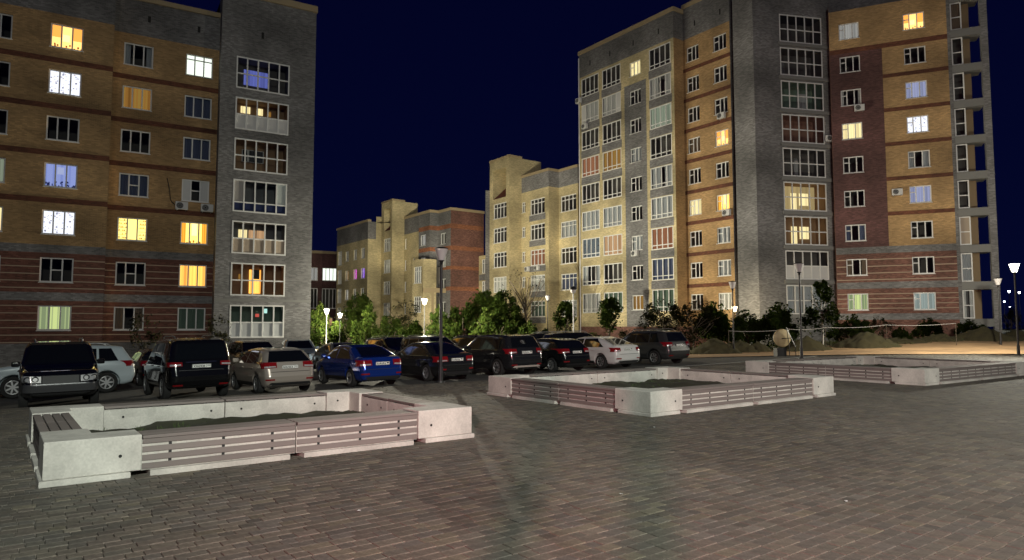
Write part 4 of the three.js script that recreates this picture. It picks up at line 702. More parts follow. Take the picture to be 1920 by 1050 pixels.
// profiles: side outline (x forward), then belt height, roof height, glass
const CT = {
  sedan: { L: 4.42, W: 1.73, H: 1.46, belt: 0.95, tum: 0.27, ax: [-1.30, 1.30], rw: 0.315, P: [[-2.16, 0.24], [-2.21, 0.40], [-2.22, 0.62], [-2.16, 0.90], [-2.10, 1.02], [-1.74, 1.06], [-1.0, 1.36], [-0.5, 1.45], [0.1, 1.46], [0.42, 1.41], [1.12, 1.04], [1.28, 0.98], [1.92, 0.85], [2.13, 0.7], [2.2, 0.5], [2.14, 0.24], [1.9, 0.19], [-1.95, 0.19]],
    rear: [1.05, 1.36, 0.60, 0.47], front: [1.03, 1.38, 0.66, 0.50], sideTop: 1.37, A: [0.98, 0.36], Cc: [-1.42, -0.86], Bp: [-0.12], tail: [0.72, 0.93, 0.40, 0.83], plate: 0.80, head: [0.56, 0.74, 0.42, 0.8] },
  lift: { L: 4.66, W: 1.81, H: 1.46, belt: 0.96, tum: 0.25, ax: [-1.36, 1.33], rw: 0.325, P: [[-2.26, 0.26], [-2.32, 0.42], [-2.33, 0.64], [-2.27, 0.9], [-2.2, 1.03], [-1.98, 1.07], [-1.25, 1.34], [-0.7, 1.45], [0.0, 1.46], [0.4, 1.41], [1.1, 1.05], [1.28, 0.98], [2.02, 0.84], [2.24, 0.7], [2.32, 0.5], [2.25, 0.24], [2.0, 0.19], [-2.05, 0.19]],
    rear: [1.08, 1.36, 0.62, 0.50], front: [1.05, 1.38, 0.68, 0.52], sideTop: 1.37, A: [0.95, 0.34], Cc: [-1.62, -1.05], Bp: [-0.2], tail: [0.76, 0.95, 0.50, 0.86], plate: 0.86, head: [0.56, 0.73, 0.46, 0.84] },
  hatch: { L: 4.3, W: 1.73, H: 1.45, belt: 0.94, tum: 0.26, ax: [-1.27, 1.30], rw: 0.31, P: [[-2.02, 0.26], [-2.1, 0.40], [-2.13, 0.56], [-2.06, 0.8], [-1.99, 1.0], [-1.62, 1.30], [-1.45, 1.38], [-1.0, 1.43], [-0.2, 1.45], [0.35, 1.40], [1.05, 1.03], [1.22, 0.97], [1.88, 0.84], [2.08, 0.7], [2.15, 0.5], [2.08, 0.24], [1.85, 0.19], [-1.85, 0.19]],
    rear: [1.0, 1.34, 0.68, 0.52], front: [1.02, 1.37, 0.66, 0.50], sideTop: 1.35, A: [0.92, 0.3], Cc: [-1.45, -1.2], Bp: [-0.18], tail: [0.80, 1.0, 0.42, 0.83], plate: 0.84, head: [0.56, 0.74, 0.42, 0.8] },
  suv: { L: 4.52, W: 1.84, H: 1.68, belt: 1.08, tum: 0.22, ax: [-1.33, 1.34], rw: 0.355, P: [[-2.14, 0.32], [-2.22, 0.5], [-2.25, 0.66], [-2.2, 0.95], [-2.14, 1.12], [-1.9, 1.50], [-1.84, 1.6], [-1.6, 1.64], [-0.9, 1.68], [0.1, 1.67], [0.45, 1.60], [1.12, 1.16], [1.28, 1.09], [2.0, 0.98], [2.18, 0.85], [2.25, 0.55], [2.18, 0.3], [1.9, 0.25], [-1.9, 0.25]],
    rear: [1.14, 1.54, 0.70, 0.56], front: [1.16, 1.58, 0.72, 0.56], sideTop: 1.55, A: [1.0, 0.38], Cc: [-1.72, -1.5], Bp: [-0.15, -1.05], tail: [0.9, 1.1, 0.50, 0.88], plate: 0.94, head: [0.74, 0.92, 0.5, 0.86] },
  box: { L: 4.66, W: 1.86, H: 1.84, belt: 1.12, tum: 0.17, ax: [-1.38, 1.40], rw: 0.38, P: [[-2.22, 0.42], [-2.31, 0.55], [-2.33, 0.72], [-2.28, 1.05], [-2.22, 1.2], [-2.1, 1.66], [-2.0, 1.76], [-1.6, 1.82], [-0.6, 1.84], [0.3, 1.81], [0.55, 1.72], [1.08, 1.2], [1.22, 1.14], [2.08, 1.04], [2.26, 0.93], [2.33, 0.66], [2.28, 0.42], [2.0, 0.34], [-2.0, 0.34]],
    rear: [1.2, 1.66, 0.72, 0.62], front: [1.2, 1.70, 0.76, 0.64], sideTop: 1.68, A: [0.98, 0.5], Cc: [-1.98, -1.86], Bp: [-0.1, -1.15], tail: [0.99, 1.13, 0.52, 0.88], plate: 1.0, head: [0.74, 0.93, 0.44, 0.86] },
};
const carShell = {};
function shellOf(t) {
  if (carShell[t]) return carShell[t]; const C = CT[t], hl = C.L / 2, hw = C.W / 2;
  const half = (x, y) => { const q = Math.max(0, (Math.abs(x) / hl - 0.5) / 0.5), plan = 1 - 0.13 * q * q * q - (x > 0 ? 0.05 * q : 0); let s = 1; if (y < 0.55) s -= 0.07 * (0.55 - y) / 0.3; if (y > C.belt - 0.12) { const k = Math.max(0, (y - C.belt) / (C.H - C.belt)); s -= C.tum * k + 0.02 * Math.min(1, (y - C.belt + 0.12) / 0.12); } else s -= 0.012 * Math.max(0, Math.sin((y - 0.5) * 9)); return hw * plan * s; };
  const f = (x, y, z) => {
    let d = smax(sdPoly(C.P, x, y), Math.abs(z) - half(x, y), 0.16);
    for (const a of C.ax) { const c = Math.max(Math.hypot(x - a, y - C.rw) - (C.rw + 0.055), (hw - 0.30) - Math.abs(z)); d = smax(d, -c, 0.03); }
    return d;
  };
  const [P, idx] = surfaceNet(f, [-hl - 0.12, 0.06, -hw - 0.1], [hl + 0.12, C.H + 0.1, hw + 0.1], 0.05), N = [];
  for (let i = 0; i < P.length; i += 3) { for (let r = 0; r < 2; r++) { const d = f(P[i], P[i + 1], P[i + 2]), g = grad(f, P[i], P[i + 1], P[i + 2]), s = Math.max(-0.03, Math.min(0.03, d / Math.max(0.4, g[3]))); for (let k = 0; k < 3; k++) P[i + k] -= g[k] * s; } const g = grad(f, P[i], P[i + 1], P[i + 2]); N.push(g[0], g[1], g[2]); }
  const geo = new THREE.BufferGeometry(); geo.setAttribute('position', new THREE.Float32BufferAttribute(P, 3)); geo.setAttribute('normal', new THREE.Float32BufferAttribute(N, 3)); geo.setIndex(idx);
  geo.setAttribute('uv', new THREE.Float32BufferAttribute(new Float32Array(P.length / 3 * 2), 2));
  const trace = (o, d) => { let t = 0; for (let i = 0; i < 60; i++) { const v = f(o[0] + d[0] * t, o[1] + d[1] * t, o[2] + d[2] * t); if (v < 0.0015) break; t += v * 0.85; if (t > 6) return null; } return [o[0] + d[0] * t, o[1] + d[1] * t, o[2] + d[2] * t]; };
  const panel = (view, q, nx = 10, ny = 6, lift = 0.006) => { // q: four corners (x|z , y) counter-clockwise from bottom left
    const pos = [], nor = [], uv = [], id = [];
    for (let j = 0; j <= ny; j++) for (let i = 0; i <= nx; i++) {
      const u = i / nx, v = j / ny, a = q[0][0] * (1 - u) * (1 - v) + q[1][0] * u * (1 - v) + q[2][0] * u * v + q[3][0] * (1 - u) * v, y = q[0][1] * (1 - u) * (1 - v) + q[1][1] * u * (1 - v) + q[2][1] * u * v + q[3][1] * (1 - u) * v;
      const p = view === 'L' ? trace([a, y, -1.6], [0, 0, 1]) : view === 'R' ? trace([a, y, 1.6], [0, 0, -1]) : view === 'B' ? trace([-hl - 1, y, a], [1, 0, 0]) : trace([hl + 1, y, a], [-1, 0, 0]);
      const r = p || [a, y, 0], g = grad(f, ...r); pos.push(r[0] + g[0] * lift, r[1] + g[1] * lift, r[2] + g[2] * lift); nor.push(g[0], g[1], g[2]); uv.push(u, v);
    }
    for (let j = 0; j < ny; j++) for (let i = 0; i < nx; i++) { const a = j * (nx + 1) + i, b = a + 1, c = a + nx + 2, d = a + nx + 1; if (view === 'R' || view === 'B') id.push(a, b, c, a, c, d); else id.push(a, c, b, a, d, c); }
    const g = new THREE.BufferGeometry(); g.setAttribute('position', new THREE.Float32BufferAttribute(pos, 3)); g.setAttribute('normal', new THREE.Float32BufferAttribute(nor, 3)); g.setAttribute('uv', new THREE.Float32BufferAttribute(uv, 2)); g.setIndex(id); return g;
  };
  return carShell[t] = { C, f, geo, trace, panel, hl, hw };
}
const carMat = { glass: new THREE.MeshPhysicalMaterial({ color: lin(0.006, 0.007, 0.008), roughness: 0.04, clearcoat: 1, clearcoatRoughness: 0.02 }), trim: std([0.015, 0.015, 0.016], 0.55), red: new THREE.MeshPhysicalMaterial({ color: lin(0.22, 0.008, 0.01), roughness: 0.12, clearcoat: 1 }), clear: new THREE.MeshPhysicalMaterial({ color: lin(0.75, 0.75, 0.75), roughness: 0.12, metalness: 0.5, clearcoat: 1 }), chrome: std([0.75, 0.75, 0.75], 0.15, { metalness: 1 }), tyre: std([0.015, 0.015, 0.015], 0.9), rim: std([0.42, 0.42, 0.43], 0.3, { metalness: 0.7 }), amber: std([0.7, 0.22, 0.03], 0.2) };
const paint = (r, g, b, metal = 0.3) => new THREE.MeshPhysicalMaterial({ color: lin(r, g, b), roughness: r < 0.03 ? 0.12 : 0.3, metalness: metal, clearcoat: 1, clearcoatRoughness: 0.04 });
const plateTex = {};
function plateMat(txt) {
  const k = txt || '-'; if (plateTex[k]) return plateTex[k];
  const t = canvasTex(256, 56, (g, w, h) => { g.fillStyle = '#f2f2ee'; g.fillRect(0, 0, w, h); g.strokeStyle = '#181818'; g.lineWidth = 4; g.strokeRect(3, 3, w - 6, h - 6); g.fillStyle = '#161616';
    if (txt) { g.font = 'bold 42px sans-serif'; g.textBaseline = 'middle'; g.fillText(txt.split('|')[0], 14, 31); g.font = 'bold 28px sans-serif'; g.fillText(txt.split('|')[1], 198, 24); g.fillRect(190, 4, 3, 48); }
    else { for (let i = 0; i < 6; i++) g.fillRect(16 + i * 29, 14 + (i % 2) * 4, 16, 28); g.fillRect(202, 12, 36, 22); g.fillStyle = '#f2f2ee'; for (let i = 0; i < 9; i++) g.fillRect(16 + i * 26, 22 + (i % 3) * 5, 9, 6); } });
  return plateTex[k] = new THREE.MeshStandardMaterial({ map: t, roughness: 0.35 });
}
const wheelGeos = {};
function wheelGeo(r) {
  if (wheelGeos[r]) return wheelGeos[r];
  const w = 0.21, ty = new THREE.LatheGeometry([[r * 0.64, -w / 2], [r * 0.93, -w / 2], [r, -w / 2 + 0.035], [r, w / 2 - 0.035], [r * 0.93, w / 2], [r * 0.64, w / 2], [r * 0.6, 0]].map(p => new THREE.Vector2(...p)), 32).rotateX(Math.PI / 2);
  const sp = [new THREE.TorusGeometry(r * 0.62, 0.018, 6, 32).translate(0, 0, w / 2 - 0.012), new THREE.CylinderGeometry(0.06, 0.06, 0.03, 14).rotateX(Math.PI / 2).translate(0, 0, w / 2 - 0.035)];
  for (let i = 0; i < 7; i++) { const g = new THREE.BoxGeometry(r * 0.6, 0.05, 0.03).translate(r * 0.31, 0, w / 2 - 0.035); g.rotateZ(i * Math.PI * 2 / 7); sp.push(g); }
  const bk = new THREE.CylinderGeometry(r * 0.62, r * 0.62, 0.02, 24).rotateX(Math.PI / 2).translate(0, 0, 0.01);
  return wheelGeos[r] = [ty, merge(sp), bk];
}
function car(label, type, pm, X, D, heading, o = {}) {
  const S = shellOf(type), C = S.C, T = thing(o.name || 'parked_car', label, 'car', [0, 0, 0], 0, 'cars parked by the square');
  const hx = Math.sin(heading), hD = Math.cos(heading); // heading as a bearing
  const F = [X + hx * 1.3, D + hD * 1.3], R = [X - hx * 1.3, D - hD * 1.3], Q = [X + hD * 0.8, D - hx * 0.8], Q2 = [X - hD * 0.8, D + hx * 0.8];
  const fx = new THREE.Vector3(F[0] - R[0], gh(...F) - gh(...R), -(F[1] - R[1])).normalize(), rz = new THREE.Vector3(Q[0] - Q2[0], gh(...Q) - gh(...Q2), -(Q[1] - Q2[1])).normalize(), up = rz.clone().cross(fx).normalize();
  T.quaternion.setFromRotationMatrix(new THREE.Matrix4().makeBasis(fx, up, fx.clone().cross(up).normalize())); T.position.set(X, gh(X, D), -D);
  const body = mesh('body', S.geo, pm, T);
  const add = (n, key, fn, m, par = T) => mesh(n, cached(type + key, fn), m, par);
  const gl = o.glass || carMat.glass, [ry0, ry1, rw0, rw1] = C.rear, [fy0, fy1, fw0, fw1] = C.front;
  add('rear_window', 'rw', () => S.panel('B', [[-rw0, ry0], [rw0, ry0], [rw1, ry1], [-rw1, ry1]], 14, 8), gl);
  add('windscreen', 'ws', () => S.panel('F', [[-fw0, fy0], [fw0, fy0], [fw1, fy1], [-fw1, fy1]], 14, 8), gl);
  for (const v of ['L', 'R']) { // side glass between the pillars
    const y0 = C.belt + 0.02, y1 = C.sideTop, xs = [[C.A[0], C.A[1]], ...C.Bp.map(b => [b, b]), [C.Cc[0], C.Cc[1]]];
    for (let i = 0; i < xs.length - 1; i++) { const [fb, ft] = xs[i], [bb, bt] = xs[i + 1], g = 0.035; add('side_window', 'sw' + v + i, () => S.panel(v, [[bb + g, y0], [fb - g, y0], [ft - g, y1], [bt + g, y1]], 10, 6), gl); }
    const z = v === 'L' ? -1 : 1;
    add('sill_trim', 'st' + v, () => S.panel(v, [[C.ax[0] + C.rw + 0.1, 0.24 + (C.H > 1.6 ? 0.05 : 0)], [C.ax[1] - C.rw - 0.1, 0.24 + (C.H > 1.6 ? 0.05 : 0)], [C.ax[1] - C.rw - 0.1, 0.36], [C.ax[0] + C.rw + 0.1, 0.36]], 10, 2), carMat.trim);
    for (const hxp of [0.28, -0.75]) { const p = S.trace([hxp - 0.2, C.belt - 0.12, z * 1.6], [0, 0, -z]); if (p) { const h = mesh('door_handle', cached('handle', () => new RoundedBoxGeometry(0.2, 0.03, 0.03, 2, 0.012)), o.handle || pm, T); h.position.set(p[0], p[1], p[2] + z * 0.018); } }
    const mp = S.trace([C.A[0] - 0.16, C.belt + 0.08, z * 1.6], [0, 0, -z]); const mr = mesh('mirror', cached('mirror', () => new RoundedBoxGeometry(0.12, 0.15, 0.2, 3, 0.045)), o.mirror || pm, T); mr.position.set(mp[0], mp[1] + 0.02, mp[2] + z * 0.11);
    const [ty0, ty1, tz0, tz1] = C.tail; add('tail_light', 'tl' + v, () => S.panel('B', z < 0 ? [[-tz1, ty0], [-tz0, ty0 + 0.02], [-tz0, ty1 - 0.01], [-tz1, ty1]] : [[tz0, ty0 + 0.02], [tz1, ty0], [tz1, ty1], [tz0, ty1 - 0.01]], 8, 4, 0.012), carMat.red);
    add('reverse_light', 'rl' + v, () => S.panel('B', z < 0 ? [[-tz1 + 0.05, ty0 + 0.02], [-tz0 - 0.04, ty0 + 0.035], [-tz0 - 0.04, ty0 + 0.075], [-tz1 + 0.05, ty0 + 0.07]] : [[tz0 + 0.04, ty0 + 0.035], [tz1 - 0.05, ty0 + 0.02], [tz1 - 0.05, ty0 + 0.07], [tz0 + 0.04, ty0 + 0.075]], 6, 2, 0.016), carMat.clear);
    const [hy0, hy1, hz0, hz1] = C.head, hl = add('headlight', 'hl' + v, () => S.panel('F', z < 0 ? [[-hz1, hy0 + 0.03], [-hz0, hy0], [-hz0, hy1 - 0.03], [-hz1, hy1]] : [[hz0, hy0], [hz1, hy0 + 0.03], [hz1, hy1], [hz0, hy1 - 0.03]], 8, 4, 0.012), carMat.clear);
    if (o.front) for (const k of [0.3, 0.72]) { const zz = z * (hz0 + (hz1 - hz0) * k), p = S.trace([3, (hy0 + hy1) / 2, zz], [-1, 0, 0]); const l = mesh('lamp_lens', cached('lens', () => new THREE.TorusGeometry(0.065, 0.014, 8, 20).rotateY(Math.PI / 2)), carMat.black || carMat.trim, hl); l.position.set(p[0] + 0.02, p[1], p[2]); }
    add('reflector', 'rf' + v, () => S.panel('B', z < 0 ? [[-0.76, 0.43], [-0.5, 0.43], [-0.5, 0.48], [-0.76, 0.48]] : [[0.5, 0.43], [0.76, 0.43], [0.76, 0.48], [0.5, 0.48]], 6, 2, 0.012), carMat.red);
    for (const a of C.ax) { const [ty, ri, bk] = wheelGeo(C.rw), w = mesh('wheel', ty, carMat.tyre, T); w.position.set(a, C.rw, z * (S.hw - 0.125)); if (z < 0) w.rotation.y = Math.PI; mesh('rim', ri, o.rim || carMat.rim, w); mesh('brake_disc', bk, carMat.trim, w); }
  }
  add('rear_bumper_trim', 'rb', () => S.panel('B', [[-0.7, 0.25 + (C.H > 1.6 ? 0.1 : 0)], [0.7, 0.25 + (C.H > 1.6 ? 0.1 : 0)], [0.62, 0.36 + (C.H > 1.6 ? 0.06 : 0)], [-0.62, 0.36 + (C.H > 1.6 ? 0.06 : 0)]], 12, 3), o.skid || carMat.trim);
  add('grille', 'gr', () => S.panel('F', [[-0.4, C.head[0] - 0.04], [0.4, C.head[0] - 0.04], [0.4, C.head[1] - 0.02], [-0.4, C.head[1] - 0.02]], 10, 3, 0.01), carMat.trim);
  add('lower_grille', 'lg', () => S.panel('F', [[-0.6, 0.34], [0.6, 0.34], [0.66, 0.46], [-0.66, 0.46]], 10, 3, 0.01), carMat.trim);
  const bp = S.trace([-4, C.plate, 0], [1, 0, 0]), pg = cached('plate', () => new THREE.BoxGeometry(0.52, 0.112, 0.012)), bkm = [carMat.trim, carMat.trim, carMat.trim, carMat.trim, plateMat(o.plate), carMat.trim];
  const pl = mesh('number_plate', pg, plateMat(o.plate), T); pl.position.set(bp[0] - 0.018, C.plate, 0); pl.rotation.y = -Math.PI / 2;
  add('tailgate_seam', 'ts', () => S.panel('B', [[-0.62, C.tail[0] - 0.115], [0.62, C.tail[0] - 0.115], [0.62, C.tail[0] - 0.1], [-0.62, C.tail[0] - 0.1]], 10, 1, 0.003), carMat.trim);
  if (o.chrome) add('chrome_strip', 'cs', () => S.panel('B', [[-0.42, C.tail[1] - 0.03], [0.42, C.tail[1] - 0.03], [0.42, C.tail[1]], [-0.42, C.tail[1]]], 10, 1, 0.012), carMat.chrome);
  const fp = S.trace([4, 0.56, 0], [-1, 0, 0]), p2 = mesh('number_plate', pg, plateMat(o.plate), T); p2.position.set(fp[0] + 0.02, o.front ? 0.6 : 0.5, 0); p2.rotation.y = Math.PI / 2;
  if (o.rails) for (const z of [-1, 1]) mesh('roof_rail', cached(type + 'rail' + z, () => tube([[-1.5, C.H - 0.06, z * 0.56], [-1.35, C.H + 0.03, z * 0.57], [-0.5, C.H + 0.055, z * 0.58], [0.2, C.H + 0.035, z * 0.57], [0.35, C.H - 0.06, z * 0.56]], 0.018, 24)), o.railMat || M.steel, T);
  if (o.sticker) add('window_sticker', 'wsk', () => S.panel('B', [[-0.18, ry0 + 0.12], [0.08, ry0 + 0.12], [0.08, ry0 + 0.3], [-0.18, ry0 + 0.3]], 6, 6, 0.012), new THREE.MeshStandardMaterial({ map: canvasTex(64, 64, (g, w, h) => { g.fillStyle = '#070809'; g.fillRect(0, 0, w, h); g.strokeStyle = '#8a8a8a'; g.lineWidth = 5; g.beginPath(); g.arc(28, 26, 17, 0, 7); g.stroke(); g.fillStyle = '#8a8a8a'; g.beginPath(); g.arc(34, 22, 6, 0, 7); g.fill(); g.fillRect(18, 50, 34, 4); }), roughness: 0.5 }));
  if (o.bumper) { add('front_bumper', 'fbp', () => S.panel('F', [[-0.84, 0.5], [0.84, 0.5], [0.84, 0.7], [-0.84, 0.7]], 16, 4, 0.03), o.bumper); }
  if (o.exhaust) for (const z of [-0.55, 0.55]) mesh('exhaust_pipe', cached('exh', () => new THREE.CylinderGeometry(0.035, 0.035, 0.16, 14).rotateZ(Math.PI / 2)), carMat.chrome, T).position.set(-S.hl + 0.04, 0.3, z);
  return T;
}
const deg = Math.PI / 180, HA = AZ - Math.PI / 2, BLACK = paint(0.005, 0.005, 0.006, 0.0);
const rowCar = (label, type, pm, s, o = {}) => { const L = CT[type].L, [X, D] = atST(s, L / 2 + (o.t || 0)); return car(label, type, pm, X, D, (o.flip ? HA + Math.PI : HA) + (o.turn || 0), o); };
rowCar('silver car facing the square, standing beside the black off-road car', 'suv', paint(0.34, 0.36, 0.38, 0.6), -7.0, { flip: true, t: 1.2 });
rowCar('black off-road car with roof rails facing the square, grey bumper', 'box', BLACK, -3.3, { flip: true, rails: true, front: true, bumper: paint(0.07, 0.07, 0.075, 0.2), plate: 'У749МК|152', turn: 0.03 });
rowCar('black sport utility car with roof rails parked beside the beige hatchback', 'box', BLACK, 0.1, { rails: true, plate: 'Х562КМ|152', chrome: true });
rowCar('beige silver hatchback with rear to the square', 'hatch', paint(0.46, 0.40, 0.35, 0.4), 2.75, { plate: 'М829ЕХ|152' });
rowCar('bright blue sedan with rear to the square', 'sedan', paint(0.012, 0.045, 0.30, 0.5), 5.95, {});
rowCar('black sedan with chrome boot strip behind the dark lamp post', 'sedan', paint(0.02, 0.021, 0.022, 0.3), 9.0, { chrome: true, exhaust: true });
rowCar('dark sport utility car with round sticker on its rear window and pale skid plate', 'suv', paint(0.022, 0.023, 0.026, 0.3), 12.35, { sticker: true, skid: std([0.45, 0.4, 0.36], 0.5), exhaust: true });
rowCar('small black hatchback parked beside the white car', 'hatch', paint(0.007, 0.008, 0.009, 0.0), 15.3, { t: 0.2 });
rowCar('white liftback car with rear to the square', 'lift', paint(0.68, 0.66, 0.65, 0.0), 18.2, {});
rowCar('dark grey sport utility car at the end of the row beside the dirt mounds', 'suv', paint(0.05, 0.05, 0.052, 0.4), 21.8, { rails: true });
// second row and cars further back
car('pale blue white sport utility car parked sideways behind the off-road car', 'suv', paint(0.45, 0.52, 0.56, 0.05), -15.9, 24.2, AZ - Math.PI, { rails: true });
car('black car parked nose on behind the beige hatchback', 'suv', BLACK, at(478, 36), 36, HA + Math.PI, {});
car('silver blue sport utility car facing the square under the balcony tower', 'suv', paint(0.30, 0.36, 0.42, 0.5), at(556, 39), 39.5, HA + Math.PI + 0.25, {});
car('dark grey sedan parked behind the blue sedan', 'sedan', paint(0.10, 0.10, 0.105, 0.4), at(636, 35), 35.5, HA + Math.PI + 0.1, {});
car('black car with roof rails parked behind the blue sedan', 'suv', BLACK, at(735, 38), 38.5, HA + Math.PI, { rails: true });
car('dark sport utility car with pale roof parked behind the lamp post', 'suv', paint(0.12, 0.12, 0.12, 0.3), at(812, 37), 37, HA + Math.PI - 0.1, { rails: true });
car('black sport utility car with raised tail parked behind the black sedan', 'suv', BLACK, at(880, 39), 39, HA, {});
car('dark estate car with pale roof rails behind the small black hatchback', 'suv', paint(0.02, 0.02, 0.022, 0.2), at(1046, 41.5), 41.5, HA + Math.PI / 2 + 0.4, { rails: true });
car('dark car with chrome roof edge behind the small black hatchback', 'suv', paint(0.015, 0.015, 0.016, 0.2), at(1085, 39.5), 39.5, HA + Math.PI / 2 + 0.4, { rails: true });
car('dark car half hidden between the pale sport utility car and the black one', 'hatch', BLACK, at(296, 29), 29, HA, {});

/* ---------------------------------------------------------------- plants */
function leafCloud(n, base, size, cols, thin = 0) {
  const lobes = base.slice(); for (const L of base) for (let k = 0; k < 4; k++) { const a = rr(0, 6.28), e = rr(-0.3, 1.2); lobes.push([L[0] + Math.cos(a) * Math.cos(e) * L[3] * 0.8, L[1] + Math.sin(e) * L[4] * 0.85, L[2] + Math.sin(a) * Math.cos(e) * L[3] * 0.8, L[3] * 0.38, L[4] * 0.4]); } // leaves spread through the volume of several overlapping lobes
  const p = [], nn = [], c = [];
  for (let i = 0; i < n; i++) {
    const L = lobes[Math.floor(rnd() * lobes.length)]; let x, y, z, r; do { x = rr(-1, 1); y = rr(-1, 1); z = rr(-1, 1); r = Math.hypot(x, y, z); } while (r > 1 || (r < 0.5 && rnd() < 0.6));
    const k = 1 + 0.6 * noise.noise(x * 3.4 + L[0] * 3, y * 3.4 + L[1], z * 3.4 + L[2]) + (rnd() < 0.08 ? rr(0, 0.35) : 0); const P = [L[0] + x * L[3] * k, L[1] + y * L[4] * k, L[2] + z * L[3] * k];
    if (noise.noise(P[0] * 2.1 + 7, P[1] * 2.1, P[2] * 2.1) < -0.12 + thin) { if (rnd() < 0.85) continue; }
    const a = new THREE.Vector3(rr(-1, 1), rr(-0.5, 0.9), rr(-1, 1)).normalize(), b = new THREE.Vector3(rr(-1, 1), rr(-1, 1), rr(-1, 1)).cross(a).normalize(), s = size * rr(0.6, 1.3), w = s * 0.5;
    const v = [[-a.x * s, -a.y * s, -a.z * s], [b.x * w, b.y * w, b.z * w], [a.x * s, a.y * s, a.z * s], [-b.x * w, -b.y * w, -b.z * w]].map(q => [P[0] + q[0], P[1] + q[1], P[2] + q[2]]);
    const N = a.clone().cross(b), col = cols[Math.floor(rnd() * cols.length)], t = rr(0.75, 1.3);
    for (const j of [0, 1, 2, 0, 2, 3]) { p.push(...v[j]); nn.push(N.x, N.y, N.z); c.push(col[0] * t, col[1] * t, col[2] * t); }
  }
  const g = new THREE.BufferGeometry(); g.setAttribute('position', new THREE.Float32BufferAttribute(p, 3)); g.setAttribute('normal', new THREE.Float32BufferAttribute(nn, 3)); g.setAttribute('color', new THREE.Float32BufferAttribute(c, 3)); return g;
}
const leafMat = new THREE.MeshPhysicalMaterial({ color: 0xffffff, vertexColors: true, roughness: 0.75, transmission: 0.3, thickness: 0, side: THREE.DoubleSide });
const barkMat = std([0.09, 0.07, 0.05], 0.95), birchMat = std([0.5, 0.48, 0.44], 0.9);
const GREEN = [[0.10, 0.17, 0.03], [0.13, 0.19, 0.035], [0.08, 0.14, 0.03], [0.15, 0.2, 0.045]], OLIVE = [[0.07, 0.075, 0.03], [0.055, 0.06, 0.025], [0.09, 0.08, 0.04]];
const branchy = (h, n, spread, r) => { const g = [tube([[0, -0.1, 0], [0.03, h * 0.3, 0.02], [-0.02, h * 0.62, 0.03]], r, 8, 6)]; for (let i = 0; i < n; i++) { const a = rr(0, 6.28), y = h * rr(0.25, 0.6), e = rr(0.5, 1) * spread; g.push(tube([[0, y, 0], [Math.cos(a) * e * 0.5, y + h * 0.15, Math.sin(a) * e * 0.5], [Math.cos(a) * e, y + h * rr(0.22, 0.42), Math.sin(a) * e]], r * rr(0.25, 0.5), 6, 5)); } return merge(g); };
const kinds = {
  bushA: [leafCloud(6500, [[0, 1.0, 0, 0.9, 0.9], [0.6, 0.8, 0.3, 0.7, 0.7], [-0.6, 0.9, 0.1, 0.75, 0.8], [0.1, 1.7, 0, 0.55, 0.6]], 0.085, GREEN), branchy(1.6, 9, 0.8, 0.04), barkMat],
  bushB: [leafCloud(6500, [[0, 0.8, 0, 1.0, 0.75], [0.8, 0.7, 0.1, 0.8, 0.6], [-0.85, 0.75, 0, 0.8, 0.7], [-0.2, 1.4, 0, 0.5, 0.5], [0.6, 1.25, 0, 0.45, 0.45]], 0.08, GREEN, 0.1), branchy(1.4, 10, 1.0, 0.035), barkMat],
  bushD: [leafCloud(6500, [[0, 0.8, 0, 1.0, 0.75], [0.8, 0.7, 0.1, 0.8, 0.6], [-0.85, 0.75, 0, 0.8, 0.7], [-0.2, 1.3, 0, 0.5, 0.5]], 0.08, GREEN), branchy(1.4, 10, 1.0, 0.035), barkMat],
  bushO: [leafCloud(5200, [[0, 0.9, 0, 1.0, 0.8], [0.8, 0.8, 0.1, 0.8, 0.75], [-0.85, 0.85, 0, 0.8, 0.8], [-0.2, 1.6, 0, 0.7, 0.6]], 0.06, OLIVE, 0.22), branchy(1.8, 16, 1.1, 0.03), barkMat],
  treeR: [leafCloud(4600, [[0, 2.5, 0, 0.95, 1.1], [0.4, 2.1, 0.2, 0.7, 0.7], [-0.4, 2.2, 0, 0.7, 0.7], [0, 3.2, 0, 0.55, 0.5]], 0.11, GREEN), branchy(3.0, 8, 0.7, 0.06), barkMat],
  treeG: [leafCloud(7000, [[0, 2.3, 0, 0.9, 1.2], [0.5, 1.9, 0.2, 0.7, 0.8], [-0.5, 2.0, 0, 0.7, 0.9], [0.1, 3.2, 0, 0.5, 0.6]], 0.1, GREEN, 0.05), branchy(3.0, 8, 0.7, 0.05), barkMat],
  birch: [leafCloud(6500, [[0, 2.6, 0, 0.75, 1.3], [0.4, 1.7, 0.1, 0.75, 0.9], [-0.4, 1.8, 0, 0.75, 0.9], [0.05, 3.7, 0, 0.4, 0.7]], 0.085, GREEN, 0.1), branchy(4.2, 10, 0.6, 0.045), birchMat],
  bare: [leafCloud(300, [[0, 3.2, 0, 1.2, 1.6]], 0.05, OLIVE), (() => { const g = [branchy(4.6, 26, 1.5, 0.06)]; return merge(g); })(), std([0.16, 0.13, 0.09], 0.95)],
  sapling: [leafCloud(900, [[0, 1.9, 0, 0.8, 0.9], [0.3, 1.4, 0, 0.6, 0.6]], 0.07, OLIVE, 0.1), branchy(2.6, 14, 0.8, 0.03), barkMat],
};
function plant(kind, name, label, px, D, h, w, o = {}) { // h: height in metres, w: width in metres
  const X = o.X ?? at(px, D), T = thing(name, label, /tree|birch|sapling/.test(name) ? 'tree' : 'bush', [X, (o.y ?? gh(X, D)) - 0.06, -D], rr(0, 6.28), o.group), K = kinds[kind];
  mesh('crown', K[0], leafMat, T); mesh('trunk', K[1], K[2], T); K[0].computeBoundingBox(); const bb = K[0].boundingBox; T.scale.set(w / (bb.max.x - bb.min.x), h / bb.max.y, w / (bb.max.z - bb.min.z)); return T;
}
const CY = 'courtyard bushes';
